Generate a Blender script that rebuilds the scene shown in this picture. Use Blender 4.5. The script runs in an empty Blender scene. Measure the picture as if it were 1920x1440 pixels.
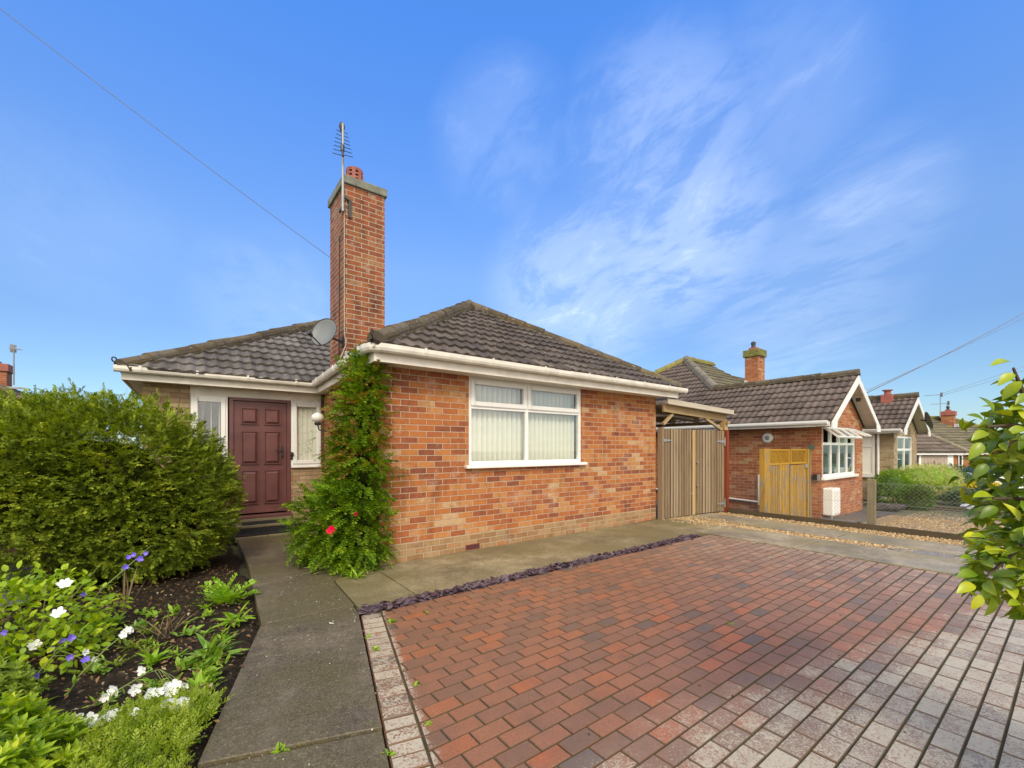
import bpy, bmesh, math, random
import numpy as np
from mathutils import Vector, Matrix, noise

random.seed(7)
rng = np.random.default_rng(7)
SC = bpy.context.scene
COL = SC.collection
R = math.radians
V3 = Vector
UP = Vector((0, 0, 1))


# ------------------------------------------------------------------ scene tree helpers
ORG = {}


def tag(o, label=None, cat=None, group=None, kind=None):
    if label: o['label'] = label
    if cat: o['category'] = cat
    if group: o['group'] = group
    if kind: o['kind'] = kind
    return o


def thing(name, label, cat, loc=(0, 0, 0), group=None):
    o = bpy.data.objects.new(name, None)
    COL.objects.link(o)
    o.location = loc
    o.empty_display_size = .2
    ORG[o.name] = Vector(loc)
    return tag(o, label, cat, group)


def link(name, me, mat, parent=None):
    o = bpy.data.objects.new(name, me)
    COL.objects.link(o)
    if mat is not None:
        for m in (mat if isinstance(mat, (list, tuple)) else [mat]):
            me.materials.append(m)
    if parent is not None:
        o.parent = parent
        ORG[o.name] = ORG[parent.name]
    else:
        ORG[o.name] = Vector((0, 0, 0))
    return o


def recentre(o, loc):
    """move the origin of a top-level mesh object to loc (world)"""
    o.data.transform(Matrix.Translation(-Vector(loc)))
    o.location = loc
    ORG[o.name] = Vector(loc)
    return o


class MB:
    """collects polygons (world coordinates) and links them as one mesh object"""

    def __init__(s):
        s.v, s.f, s.uv, s.sm, s.mi = [], [], [], [], []

    def face(s, pts, uv=None, smooth=False, mi=0):
        pts = [Vector(p) for p in pts]
        b = len(s.v)
        s.v += pts
        s.f.append(list(range(b, b + len(pts))))
        if uv is None:
            n = Vector((0, 0, 0))
            for i in range(len(pts)):
                a, c = pts[i], pts[(i + 1) % len(pts)]
                n += Vector(((a.y - c.y) * (a.z + c.z), (a.z - c.z) * (a.x + c.x), (a.x - c.x) * (a.y + c.y)))
            if n.length > 0: n.normalize()
            if abs(n.z) > .75:
                uv = [(p.x, p.y) for p in pts]
            else:
                t = UP.cross(n)
                if t.length < 1e-6: t = Vector((1, 0, 0))
                t.normalize()
                w = n.cross(t)
                uv = [(p.dot(t), p.dot(w)) for p in pts]
        s.uv.append(uv)
        s.sm.append(smooth)
        s.mi.append(mi)

    def hexa(s, c, mi=0):
        """8 corners: bottom 0-3 CCW from above, top 4-7"""
        for q in ((3, 2, 1, 0), (4, 5, 6, 7), (0, 1, 5, 4), (1, 2, 6, 5), (2, 3, 7, 6), (3, 0, 4, 7)):
            s.face([c[i] for i in q], mi=mi)

    def box(s, x0, x1, y0, y1, z0, z1, mi=0):
        s.hexa([(x0, y0, z0), (x1, y0, z0), (x1, y1, z0), (x0, y1, z0), (x0, y0, z1), (x1, y0, z1), (x1, y1, z1), (x0, y1, z1)], mi)

    def slab(s, poly, z0, z1, mi=0):
        """vertical prism over a CCW xy polygon"""
        n = len(poly)
        s.face([(p[0], p[1], z1) for p in poly], mi=mi)
        s.face([(p[0], p[1], z0) for p in reversed(poly)], mi=mi)
        for i in range(n):
            a, b = poly[i], poly[(i + 1) % n]
            s.face([(a[0], a[1], z0), (b[0], b[1], z0), (b[0], b[1], z1), (a[0], a[1], z1)], mi=mi)

    def prism(s, poly, d, mi=0):
        """3D polygon extruded by d (poly seen CCW from the side d points to)"""
        d = Vector(d)
        poly = [Vector(p) for p in poly]
        top = [p + d for p in poly]
        s.face(top, mi=mi)
        s.face(poly[::-1], mi=mi)
        n = len(poly)
        for i in range(n):
            j = (i + 1) % n
            s.face([poly[i], poly[j], top[j], top[i]], mi=mi)

    def lbox(s, o, u, n, a0, a1, b0, b1, c0, c1, mi=0):
        """box in a wall frame: a along u, b outward along n, c up"""
        o, u, n = Vector(o), Vector(u), Vector(n)
        P = lambda a, b, c: o + u * a + n * b + UP * c
        s.hexa([P(a0, b1, c0), P(a1, b1, c0), P(a1, b0, c0), P(a0, b0, c0), P(a0, b1, c1), P(a1, b1, c1), P(a1, b0, c1), P(a0, b0, c1)], mi)

    def beam(s, p, q, w, h, up=UP, mi=0):
        p, q = Vector(p), Vector(q)
        d = (q - p).normalized()
        sd = d.cross(Vector(up))
        if sd.length < 1e-4: sd = d.cross(Vector((1, 0, 0)))
        sd.normalize()
        u2 = sd.cross(d)
        sd *= w / 2
        u2 *= h / 2
        s.hexa([p - sd - u2, p + sd - u2, q + sd - u2, q - sd - u2, p - sd + u2, p + sd + u2, q + sd + u2, q - sd + u2], mi)

    def tube(s, pts, r, n=8, cap=True, mi=0):
        pts = [Vector(p) for p in pts]
        rs = r if isinstance(r, (list, tuple)) else [r] * len(pts)
        rings = []
        prev = None
        L = 0
        ls = []
        for i, p in enumerate(pts):
            if i: L += (p - pts[i - 1]).length
            ls.append(L)
            d = (pts[min(i + 1, len(pts) - 1)] - pts[max(i - 1, 0)]).normalized()
            if prev is None:
                a = d.cross(UP)
                if a.length < 1e-3: a = d.cross(Vector((1, 0, 0)))
            else:
                a = prev - d * prev.dot(d)
            a.normalize()
            prev = a
            b = d.cross(a)
            rings.append([p + (a * math.cos(2 * math.pi * k / n) + b * math.sin(2 * math.pi * k / n)) * rs[i] for k in range(n)])
        for i in range(len(pts) - 1):
            for k in range(n):
                k2 = (k + 1) % n
                s.face([rings[i][k], rings[i][k2], rings[i + 1][k2], rings[i + 1][k]], smooth=True, mi=mi,
                       uv=[(k / n * .3, ls[i]), ((k + 1) / n * .3, ls[i]), ((k + 1) / n * .3, ls[i + 1]), (k / n * .3, ls[i + 1])])
        if cap:
            s.face(rings[0][::-1], mi=mi)
            s.face(rings[-1], mi=mi)

    def lathe(s, prof, c, n=20, axis=UP, mi=0):
        c = Vector(c)
        ax = Vector(axis).normalized()
        a = ax.cross(Vector((0, 1, 0)) if abs(ax.y) < .9 else Vector((1, 0, 0))).normalized()
        b = ax.cross(a)
        P = lambda r, h, k: c + ax * h + (a * math.cos(2 * math.pi * k / n) + b * math.sin(2 * math.pi * k / n)) * r
        for i in range(len(prof) - 1):
            (r0, h0), (r1, h1) = prof[i], prof[i + 1]
            for k in range(n):
                if r0 < 1e-6:
                    s.face([P(0, h0, 0), P(r1, h1, k + 1), P(r1, h1, k)][::-1], smooth=True, mi=mi)
                elif r1 < 1e-6:
                    s.face([P(r0, h0, k), P(r0, h0, k + 1), P(0, h1, 0)], smooth=True, mi=mi)
                else:
                    s.face([P(r0, h0, k), P(r0, h0, k + 1), P(r1, h1, k + 1), P(r1, h1, k)], smooth=True, mi=mi)

    def sweep(s, prof, path, closed=True, mi=0):
        """sweep a profile [(out, up)] along a level polyline; 'out' = to the right of travel"""
        path = [Vector(p) for p in path]
        rings = []
        for i, p in enumerate(path):
            d0 = (path[i] - path[i - 1]).normalized() if i else None
            d1 = (path[i + 1] - path[i]).normalized() if i < len(path) - 1 else None
            if d0 is None: d0 = d1
            if d1 is None: d1 = d0
            m = (d0 + d1).normalized()
            rt = m.cross(UP)
            rt.normalize()
            k = 1 / max(.3, rt.dot(d0.cross(UP).normalized()))
            rings.append([p + rt * (a * k) + UP * b for a, b in prof])
        n = len(prof)
        for i in range(len(path) - 1):
            for k in range(n if closed else n - 1):
                k2 = (k + 1) % n
                s.face([rings[i][k], rings[i + 1][k], rings[i + 1][k2], rings[i][k2]], mi=mi)
        if closed:
            s.face(rings[0], mi=mi)
            s.face(rings[-1][::-1], mi=mi)

    def build(s, name, mat, parent=None, bevel=0, merge=False):
        me = bpy.data.meshes.new(name)
        og = ORG[parent.name] if parent is not None else Vector((0, 0, 0))
        me.from_pydata([tuple(p - og) for p in s.v], [], s.f)
        uv = me.uv_layers.new(name='UVMap')
        flat = [c for f in s.uv for q in f for c in q]
        uv.data.foreach_set('uv', flat)
        me.polygons.foreach_set('use_smooth', s.sm)
        me.polygons.foreach_set('material_index', s.mi)
        o = link(name, me, mat, parent)
        if merge or bevel:
            bm = bmesh.new()
            bm.from_mesh(me)
            bmesh.ops.remove_doubles(bm, verts=bm.verts, dist=1e-5)
            bm.to_mesh(me)
            bm.free()
        if bevel:
            md = o.modifiers.new('bevel', 'BEVEL')
            md.width = bevel
            md.segments = 2
            md.limit_method = 'ANGLE'
            md.angle_limit = R(40)
        me.update()
        return o


def np_mesh(name, V, F, mat, parent=None, smooth=False):
    og = ORG[parent.name] if parent is not None else Vector((0, 0, 0))
    V = V - np.array(og)
    me = bpy.data.meshes.new(name)
    me.vertices.add(len(V))
    me.vertices.foreach_set('co', V.astype(np.float32).ravel())
    k = F.shape[1]
    me.loops.add(F.size)
    me.loops.foreach_set('vertex_index', F.astype(np.int32).ravel())
    me.polygons.add(len(F))
    me.polygons.foreach_set('loop_start', np.arange(0, F.size, k, dtype=np.int32))
    me.polygons.foreach_set('loop_total', np.full(len(F), k, dtype=np.int32))
    me.polygons.foreach_set('use_smooth', np.full(len(F), smooth))
    me.update(calc_edges=True)
    me.validate()
    return link(name, me, mat, parent)


def struct(o):
    o['kind'] = 'structure'
    return o


# ------------------------------------------------------------------ material helpers
class G:
    def __init__(s, name):
        s.m = bpy.data.materials.new(name)
        s.m.use_nodes = True
        s.t = s.m.node_tree
        s.t.nodes.clear()
        s.o = s.t.nodes.new('ShaderNodeOutputMaterial')

    def n(s, ty, ins=None, **props):
        nd = s.t.nodes.new('ShaderNode' + ty)
        for k, v in props.items(): setattr(nd, k, v)
        for k, v in (ins or {}).items():
            sk = nd.inputs[k]
            if isinstance(v, bpy.types.NodeSocket):
                s.t.links.new(v, sk)
            else:
                sk.default_value = v
        return nd

    def uv(s):
        return s.n('UVMap', uv_map='UVMap').outputs[0]

    def obj(s):
        return s.n('NewGeometry').outputs['Position']

    def mapv(s, v, sc=(1, 1, 1), loc=(0, 0, 0), rot=(0, 0, 0)):
        return s.n('Mapping', {'Vector': v, 'Scale': sc, 'Location': loc, 'Rotation': rot}).outputs[0]

    def noise(s, v, sc, det=3, rough=.55, dist=0, out=0):
        return s.n('TexNoise', {'Vector': v, 'Scale': sc, 'Detail': det, 'Roughness': rough, 'Distortion': dist}).outputs[out]

    def math(s, op, a, b=0., c=None, clamp=False):
        d = {0: a, 1: b}
        if c is not None: d[2] = c
        return s.n('Math', d, operation=op, use_clamp=clamp).outputs[0]

    def ramp(s, f, stops, interp='LINEAR'):
        nd = s.n('ValToRGB', {'Fac': f})
        cr = nd.color_ramp
        cr.interpolation = interp
        while len(cr.elements) < len(stops): cr.elements.new(.5)
        for e, (p, c) in zip(cr.elements, stops):
            e.position = p
            e.color = (c, c, c, 1) if isinstance(c, (int, float)) else (*c[:3], 1)
        return nd.outputs[0]

    def mix(s, f, a, b, mode='MIX'):
        nd = s.n('Mix', data_type='RGBA', blend_type=mode)
        for i, v in ((0, f), (6, a), (7, b)):
            if isinstance(v, bpy.types.NodeSocket):
                s.t.links.new(v, nd.inputs[i])
            else:
                nd.inputs[i].default_value = v if i == 0 else (*v[:3], 1)
        return nd.outputs[2]

    def bump(s, h, strength=.5, dist=.01):
        return s.n('Bump', {'Height': h, 'Strength': strength, 'Distance': dist}).outputs[0]

    def hsv(s, col, h=.5, sat=1., v=1.):
        return s.n('HueSaturation', {'Hue': h, 'Saturation': sat, 'Value': v, 'Color': col}).outputs[0]

    def surf(s, sh):
        s.t.links.new(sh, s.o.inputs['Surface'])
        return s.m

    def pbr(s, col, rough=.6, bump=None, metal=0., spec=.5):
        d = {'Roughness': rough, 'Metallic': metal, 'Specular IOR Level': spec}
        d['Base Color'] = col if isinstance(col, bpy.types.NodeSocket) else (*col[:3], 1)
        if bump is not None: d['Normal'] = bump
        return s.surf(s.n('BsdfPrincipled', d).outputs[0])


def m_plain(name, col, rough=.5, metal=0., var=.12, scale=6., spec=.5, bumps=.0):
    g = G(name)
    p = g.obj()
    f = g.noise(p, scale, 4)
    c = g.mix(g.ramp(f, [(.3, 0.), (.7, 1.)]), tuple(x * (1 - var) for x in col), tuple(min(1, x * (1 + var)) for x in col))
    b = g.bump(g.noise(p, scale * 12, 3), bumps, .004) if bumps else None
    return g.pbr(c, rough, b, metal, spec)


def m_brick(name, stops, mortar, bw=.225, rh=.075, ms=.0055, patch=.35, patch_scale=.8, rough=.8, eff=0., stain=.45):
    """stretcher-bond brickwork in metres on the UV map; stops = palette over a random value per brick"""
    g = G(name)
    uv = g.uv()
    wob = g.n('VectorMath', {0: g.noise(uv, 3., 2, out=1), 1: (.5, .5, .5)}, operation='SUBTRACT').outputs[0]
    wob2 = g.n('VectorMath', {0: wob, 'Scale': .006}, operation='SCALE').outputs[0]
    uvw = g.n('VectorMath', {0: uv, 1: wob2}, operation='ADD').outputs[0]
    b = g.n('TexBrick', {'Vector': uvw, 'Color1': (0, 0, 0, 1), 'Color2': (1, 1, 1, 1), 'Mortar': (0, 0, 0, 1), 'Scale': 1., 'Mortar Size': ms,
                         'Mortar Smooth': .25, 'Bias': 0., 'Brick Width': bw, 'Row Height': rh})
    b.offset = .5
    rnd = g.n('SeparateColor', {0: b.outputs[0]}).outputs[0]
    big = g.noise(uv, patch_scale, 3, .6)
    rnd = g.math('ADD', .14, g.math('MULTIPLY', rnd, .85))
    val = g.math('ADD', rnd, g.math('MULTIPLY', g.math('SUBTRACT', big, .5), patch * 2))
    val = g.math('ADD', val, g.math('MULTIPLY', g.math('SUBTRACT', g.noise(uv, 14., 3), .5), .5), clamp=True)
    c = g.ramp(val, stops)
    fine = g.noise(uv, 60., 4, .7)
    c = g.mix(.45, c, g.ramp(fine, [(.25, .4), (.75, 1.)]), 'MULTIPLY')
    c = g.mix(.06, g.hsv(c, sat=1.05, v=1.03), (.22, .115, .06))
    # darker scorched ends / stains
    st = g.ramp(g.noise(g.mapv(uv, (1., .35, 1)), 5., 5, .65), [(.52 if stain < .5 else .46, 0.), (.70, stain)])
    c = g.mix(st, c, tuple(x * .25 for x in stops[0][1]))
    if eff:
        ef = g.ramp(g.noise(uv, 2.3, 6, .75), [(.55, 0.), (.68, eff)])
        c = g.mix(ef, c, (.55, .47, .38))
    mcol = g.mix(g.noise(uv, 9., 4), tuple(x * .75 for x in mortar), tuple(min(1, x * 1.2) for x in mortar))
    c = g.mix(b.outputs[1], c, mcol)
    h = g.math('SUBTRACT', g.math('MULTIPLY', fine, .35), b.outputs[1])
    return g.pbr(c, rough, g.bump(h, .75, .008), spec=.3)


def m_tiles(name, stops, lich=(.33, .31, .26), moss=None, amt=.5, cell=(.33, .32), tone=1., rough=.62):
    g = G(name)
    uv = g.uv()
    sp = g.n('SeparateXYZ', {0: uv})
    cx = g.math('FLOOR', g.math('DIVIDE', sp.outputs[0], cell[0]))
    cy = g.math('FLOOR', g.math('DIVIDE', sp.outputs[1], cell[1]))
    wn = g.n('TexWhiteNoise', {'Vector': g.n('CombineXYZ', {0: cx, 1: cy}).outputs[0]}, noise_dimensions='2D').outputs[0]
    big = g.noise(uv, 1.1, 4, .6)
    v = g.math('ADD', g.math('MULTIPLY', wn, .55), g.math('MULTIPLY', big, .5), clamp=True)
    c = g.ramp(v, stops)
    fine = g.noise(uv, 38., 5, .7)
    c = g.mix(.6, c, g.ramp(fine, [(.25, .4), (.75, 1.)]), 'MULTIPLY')
    c = g.hsv(c, v=1.3 * tone)
    lm = g.ramp(g.noise(uv, 16., 6, .75), [(.56, 0.), (.66, amt)])
    c = g.mix(lm, c, lich)
    # streaks running down the slope
    stx = g.ramp(g.noise(g.mapv(uv, (9., .8, 1)), 2., 4, .6), [(.5, 0.), (.7, .45)])
    c = g.mix(stx, c, (.03, .024, .02))
    if moss:
        mm = g.ramp(g.noise(uv, 3.2, 6, .7), [(.48, 0.), (.6, 1.)])
        c = g.mix(g.math('MULTIPLY', mm, moss[1]), c, moss[0])
    return g.pbr(c, rough, g.bump(g.math('ADD', fine, g.math('MULTIPLY', lm, .4)), .35 if rough < .7 else .9, .006 if rough < .7 else .02), spec=.45 if rough < .7 else .15)


def m_leaf(name, stops, transl=.3, rough=.45, scale=2.2, var=.45, spec=.4):
    """foliage: tint per leaf (island) drifting with a coarse noise from clump to clump"""
    g = G(name)
    ge = g.n('NewGeometry')
    big = g.noise(ge.outputs['Position'], scale, 3, .6)
    v = g.math('ADD', g.math('MULTIPLY', ge.outputs['Random Per Island'], var), g.math('MULTIPLY', g.ramp(big, [(.3, 0.), (.7, 1.)]), 1 - var), clamp=True)
    c = g.ramp(v, stops)
    c = g.hsv(c, .49, 1.04, 1.6)
    bs = g.n('BsdfPrincipled', {'Base Color': c, 'Roughness': rough, 'Specular IOR Level': spec}).outputs[0]
    tr = g.n('BsdfTranslucent', {'Color': g.hsv(c, .49, 1.1, 1.5)}).outputs[0]
    return g.surf(g.n('MixShader', {0: transl, 1: bs, 2: tr}).outputs[0])


def m_wood(name, stops, axis='z', rough=.75, scale=1., island=.5, grain=1.):
    g = G(name)
    ge = g.n('NewGeometry')
    p = ge.outputs['Position']
    s = {'z': (14, 14, .9), 'x': (.9, 14, 14), 'y': (14, .9, 14)}[axis]
    mp = g.mapv(p, tuple(q * scale for q in s))
    f = g.noise(mp, 2.2, 5, .65, .6)
    v = g.math('ADD', g.math('MULTIPLY', ge.outputs['Random Per Island'], island), g.math('MULTIPLY', f, 1 - island * .6), clamp=True)
    v = g.math('MULTIPLY', v, .85)
    c = g.ramp(v, stops)
    kn = g.ramp(g.noise(g.mapv(p, tuple(q * .45 * scale for q in s)), 3., 5, .7), [(.56, 0.), (.74, .6)])
    c = g.mix(kn, c, tuple(x * .45 for x in stops[0][1]))
    return g.pbr(c, rough, g.bump(f, .4 * grain, .006), spec=.3)


def m_glass(name, tint=(.95, .965, .955), refl=.9, floor=.09):
    g = G(name)
    fr = g.math('POWER', g.n('LayerWeight', {'Blend': .5}).outputs['Facing'], 4.)
    f = g.math('ADD', g.math('MULTIPLY', fr, refl), floor, clamp=True)
    tr = g.n('BsdfTransparent', {'Color': (*tint, 1)}).outputs[0]
    gl = g.n('BsdfGlossy', {'Color': (.95, .97, 1, 1), 'Roughness': .015}).outputs[0]
    return g.surf(g.n('MixShader', {0: f, 1: tr, 2: gl}).outputs[0])


BUFF = [(0, (.34, .19, .11)), (.35, (.44, .31, .18)), (.75, (.54, .42, .26)), (1, (.40, .25, .16))]
M = {}
M['brick'] = m_brick('red_brickwork', [(0, (.20, .075, .048)), (.14, (.26, .088, .05)), (.32, (.38, .125, .055)), (.55, (.46, .165, .062)), (.78, (.52, .22, .08)),
                                      (.92, (.52, .27, .12)), (1, (.56, .38, .22))], (.47, .36, .25), patch=.42, patch_scale=.6, eff=.35, rh=.0768, bw=.229)
M['brick_chimney'] = m_brick('chimney_brickwork', [(0, (.20, .075, .045)), (.25, (.28, .09, .048)), (.6, (.34, .112, .052)), (.9, (.36, .145, .065)), (1, (.35, .2, .11))],
                             (.42, .35, .26), patch=.3, eff=.45, ms=.0065, stain=.85)
M['brick_side'] = m_brick('neighbour_brickwork', [(0, (.26, .08, .05)), (.25, (.36, .12, .06)), (.6, (.44, .165, .075)), (.88, (.49, .22, .10)), (1, (.54, .36, .2))],
                          (.44, .31, .21), patch=.25)
M['buff'] = m_brick('buff_brickwork', BUFF, (.24, .19, .135), patch=.35, ms=.007)
M['plinth'] = m_brick('plinth_brickwork', [(0, (.30, .14, .07)), (.35, (.34, .20, .10)), (.75, (.42, .28, .15)), (1, (.44, .19, .09))], (.45, .36, .24), patch=.3, eff=.3)
BR = [(0, (.030, .024, .02)), (.35, (.055, .043, .036)), (.7, (.09, .07, .058)), (1, (.15, .122, .10))]
M['tiles'] = m_tiles('roof_tiles', BR, amt=.5)
M['tiles_grey'] = m_tiles('silvered_roof_tiles', [(0, (.038, .033, .03)), (.35, (.075, .067, .062)), (.7, (.125, .114, .108)), (1, (.19, .175, .168))], amt=.45)
M['tiles_brown'] = m_tiles('brown_roof_tiles', [(0, (.05, .036, .028)), (.4, (.095, .07, .056)), (1, (.17, .13, .105))], amt=.3)
M['tiles_moss'] = m_tiles('mossy_roof_tiles', [(0, (.06, .05, .035)), (.4, (.10, .085, .06)), (1, (.16, .135, .1))], moss=((.17, .17, .03), .55), amt=.3)
M['ridge'] = m_tiles('ridge_tiles_mossy', [(0, (.05, .042, .03)), (.5, (.095, .08, .058)), (1, (.18, .155, .115))], lich=(.42, .38, .3), moss=((.15, .10, .03), .6), amt=.85, rough=.9)
M['ridge_pale'] = m_tiles('ridge_tiles_pale', [(0, (.12, .1, .07)), (1, (.26, .22, .16))], moss=((.2, .19, .03), .4), amt=.5)
M['ridge_moss'] = m_tiles('ridge_tiles_green', [(0, (.12, .11, .03)), (1, (.24, .21, .05))], moss=((.26, .24, .03), .8), amt=.2)
M['white'] = m_plain('white_upvc', (.80, .80, .77), .3, var=.03, scale=3)
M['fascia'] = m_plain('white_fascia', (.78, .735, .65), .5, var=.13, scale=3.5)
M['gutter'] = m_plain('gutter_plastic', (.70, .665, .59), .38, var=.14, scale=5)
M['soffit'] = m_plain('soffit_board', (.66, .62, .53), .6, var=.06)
M['door'] = m_plain('maroon_paint', (.135, .052, .05), .42, var=.2, scale=4, bumps=.15)
M['black'] = m_plain('black_rubber', (.016, .016, .02), .55, var=.4, scale=20, bumps=.5)
M['metal'] = m_plain('galvanised_steel', (.30, .31, .31), .5, .3, var=.15, scale=20)
M['darkmetal'] = m_plain('dark_metal', (.06, .06, .06), .45, .5)
M['cream'] = m_plain('cream_fabric', (.86, .85, .74), .8, var=.03)
M['glass'] = m_glass('window_glass')
M['glass_green'] = m_glass('tinted_glass', (.6, .7, .64), .95, .06)
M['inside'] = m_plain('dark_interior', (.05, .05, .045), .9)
M['lead'] = m_plain('lead_flashing', (.5, .5, .5), .6, var=.3)
M['terracotta'] = m_plain('terracotta_pot', (.34, .11, .08), .7, var=.15, bumps=.2)
M['capstone'] = m_plain('chimney_cap_concrete', (.20, .21, .165), .85, var=.35, scale=9, bumps=.6)


# ------------------------------------------------------------------ ground materials
def m_slab(name, base, green, specks=.5, wet=.5, tone=1.):
    g = G(name)
    p = g.obj()
    n1 = g.noise(p, 1.3, 5, .65)
    c = g.mix(g.ramp(n1, [(.38, 0.), (.62, 1.)]), tuple(x * .48 for x in base), base)
    c = g.mix(.8, c, g.ramp(g.noise(p, 5.5, 5, .7), [(.3, .62), (.7, 1.12)]), 'MULTIPLY')
    c = g.mix(.85, c, g.ramp(g.noise(p, 24., 6, .8), [(.35, .55), (.65, 1.18)]), 'MULTIPLY')
    gm = g.ramp(g.noise(g.mapv(p, (1, 1, 1), (7, 3, 0)), .9, 5, .65), [(.42, 0.), (.58, .85)])
    c = g.mix(gm, c, green)
    fine = g.noise(p, 90., 4, .75)
    c = g.mix(.7, c, g.ramp(fine, [(.3, .45), (.7, 1.15)]), 'MULTIPLY')
    wq = g.n('VectorMath', {0: p, 1: g.n('VectorMath', {0: g.noise(p, 18., 3, out=1), 'Scale': .05}, operation='SCALE').outputs[0]}, operation='ADD').outputs[0]
    vo = g.n('TexVoronoi', {'Vector': wq, 'Scale': 30., 'Randomness': 1.})
    sr = g.n('SeparateColor', {0: vo.outputs['Color']})
    on = g.math('GREATER_THAN', sr.outputs[0], .62)
    r = g.math('MULTIPLY', sr.outputs[1], .26)
    sp = g.math('MULTIPLY', g.math('LESS_THAN', g.math('ADD', vo.outputs['Distance'], g.math('MULTIPLY', g.math('SUBTRACT', fine, .5), .3)), r), on)
    sp = g.math('MULTIPLY', sp, g.ramp(g.noise(p, .8, 2), [(.38, 0.), (.6, specks)]))
    c = g.mix(g.math('MULTIPLY', sp, .7), c, (.40, .345, .22))
    sq = g.math('ABSOLUTE', g.math('SUBTRACT', g.noise(wq, 42., 3, .6), .5))
    c = g.mix(g.math('MULTIPLY', g.ramp(sq, [(.0, 1.), (.022, 0.)]), specks * .5), c, tuple(min(1, x * 1.9) for x in base))
    agg = g.n('TexVoronoi', {'Vector': p, 'Scale': 140.})
    c = g.mix(g.ramp(agg.outputs['Distance'], [(.0, .35), (.3, 0.)]), c, tuple(min(1, x * 2.2) for x in base))
    rg = g.ramp(g.noise(p, 1.1, 4, .6), [(.35, .62 - .3 * wet), (.65, .72)])
    return g.pbr(c, rg, g.bump(g.math('ADD', fine, g.math('MULTIPLY', sp, .3)), .5, .006), spec=.4)


def m_paver():
    g = G('clay_pavers')
    ge = g.n('NewGeometry')
    p = ge.outputs['Position']
    r = ge.outputs['Random Per Island']
    c = g.ramp(r, [(0, (.17, .125, .10)), (.05, (.20, .135, .10)), (.09, (.26, .145, .092)), (.35, (.31, .155, .096)), (.62, (.355, .168, .10)), (.85, (.385, .172, .095)), (.94, (.45, .165, .08)), (1, (.30, .175, .11))])
    c = g.hsv(c, sat=1.06, v=.90)
    fine = g.noise(p, 70., 5, .75)
    c = g.mix(.7, c, g.ramp(fine, [(.25, .4), (.75, 1.15)]), 'MULTIPLY')
    c = g.mix(g.ramp(g.noise(p, 4., 4, .6), [(.45, 0.), (.7, .5)]), c, (.13, .085, .06))
    s = g.n('SeparateXYZ', {0: p})
    x, y = s.outputs[0], s.outputs[1]
    # where the pale lichen crust grows: the sunny road end, the far edge, where wet sheen is painted too, and the border course beside the path
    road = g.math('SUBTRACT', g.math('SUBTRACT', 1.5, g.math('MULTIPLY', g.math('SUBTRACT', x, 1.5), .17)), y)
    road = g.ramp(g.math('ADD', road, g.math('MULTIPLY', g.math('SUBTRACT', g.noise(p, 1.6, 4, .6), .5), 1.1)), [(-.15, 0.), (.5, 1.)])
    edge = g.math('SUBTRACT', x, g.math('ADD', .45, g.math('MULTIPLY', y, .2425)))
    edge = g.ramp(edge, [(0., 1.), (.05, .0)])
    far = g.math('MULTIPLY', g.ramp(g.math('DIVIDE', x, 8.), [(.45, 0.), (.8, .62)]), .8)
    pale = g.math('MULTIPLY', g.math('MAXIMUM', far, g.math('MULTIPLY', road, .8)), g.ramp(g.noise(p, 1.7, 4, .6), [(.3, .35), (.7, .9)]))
    c = g.mix(g.math('MULTIPLY', pale, .68), c, (.42, .35, .275))  # paints wet sky sheen on the far side, pale crust at the road end
    zone = g.math('MAXIMUM', g.math('MAXIMUM', road, edge), far)
    thr = g.math('ADD', g.math('ADD', g.math('MULTIPLY', g.noise(p, 42., 4, .7, 2.2), 1.15), g.math('MULTIPLY', g.noise(p, 7., 3, .6), .28)), g.math('MULTIPLY', r, .12))
    li = g.ramp(g.math('ADD', thr, g.math('MULTIPLY', zone, .25)), [(.95, 0.), (1.04, 1.)])
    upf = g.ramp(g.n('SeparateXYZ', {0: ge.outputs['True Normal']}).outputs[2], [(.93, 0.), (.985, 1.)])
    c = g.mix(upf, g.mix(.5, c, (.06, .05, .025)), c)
    li = g.math('MULTIPLY', li, upf)
    li = g.math('MULTIPLY', li, g.ramp(zone, [(.02, .2), (.5, 1.)]))
    c = g.mix(li, c, g.mix(fine, (.35, .30, .215), (.57, .51, .385)))
    rg = g.ramp(g.noise(p, 2., 3), [(.3, .36), (.7, .52)])
    return g.pbr(c, rg, g.bump(g.math('ADD', fine, li), .45, .005), spec=.42)


def m_gravel(name, stops, sc=55.):
    g = G(name)
    p = g.obj()
    vo = g.n('TexVoronoi', {'Vector': p, 'Scale': sc})
    rr = g.n('SeparateColor', {0: vo.outputs['Color']}).outputs[0]
    c = g.ramp(rr, stops)
    c = g.mix(g.ramp(vo.outputs['Distance'], [(.3, 0.), (.75, .85)]), c, (.04, .03, .02))
    c = g.mix(g.ramp(g.noise(p, 2., 4), [(.4, 0.), (.75, .4)]), c, (.09, .075, .045))
    return g.pbr(c, .75, g.bump(g.math('SUBTRACT', 1., vo.outputs['Distance']), .8, .015))


def m_stones(name, stops, rough=.7):
    g = G(name)
    ge = g.n('NewGeometry')
    c = g.ramp(ge.outputs['Random Per Island'], stops)
    f = g.noise(ge.outputs['Position'], 60., 4, .7)
    c = g.mix(.5, c, g.ramp(f, [(.25, .5), (.75, 1.1)]), 'MULTIPLY')
    return g.pbr(c, rough, g.bump(f, .3, .003))


def m_soil():
    g = G('dark_soil')
    p = g.obj()
    n = g.noise(p, 22., 6, .75)
    c = g.ramp(n, [(.3, (.018, .014, .010)), (.5, (.042, .033, .024)), (.66, (.09, .066, .042)), (.8, (.16, .115, .065))])
    return g.pbr(c, .95, g.bump(g.math('ADD', n, g.noise(p, 7., 4)), 1., .04), spec=.1)


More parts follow.
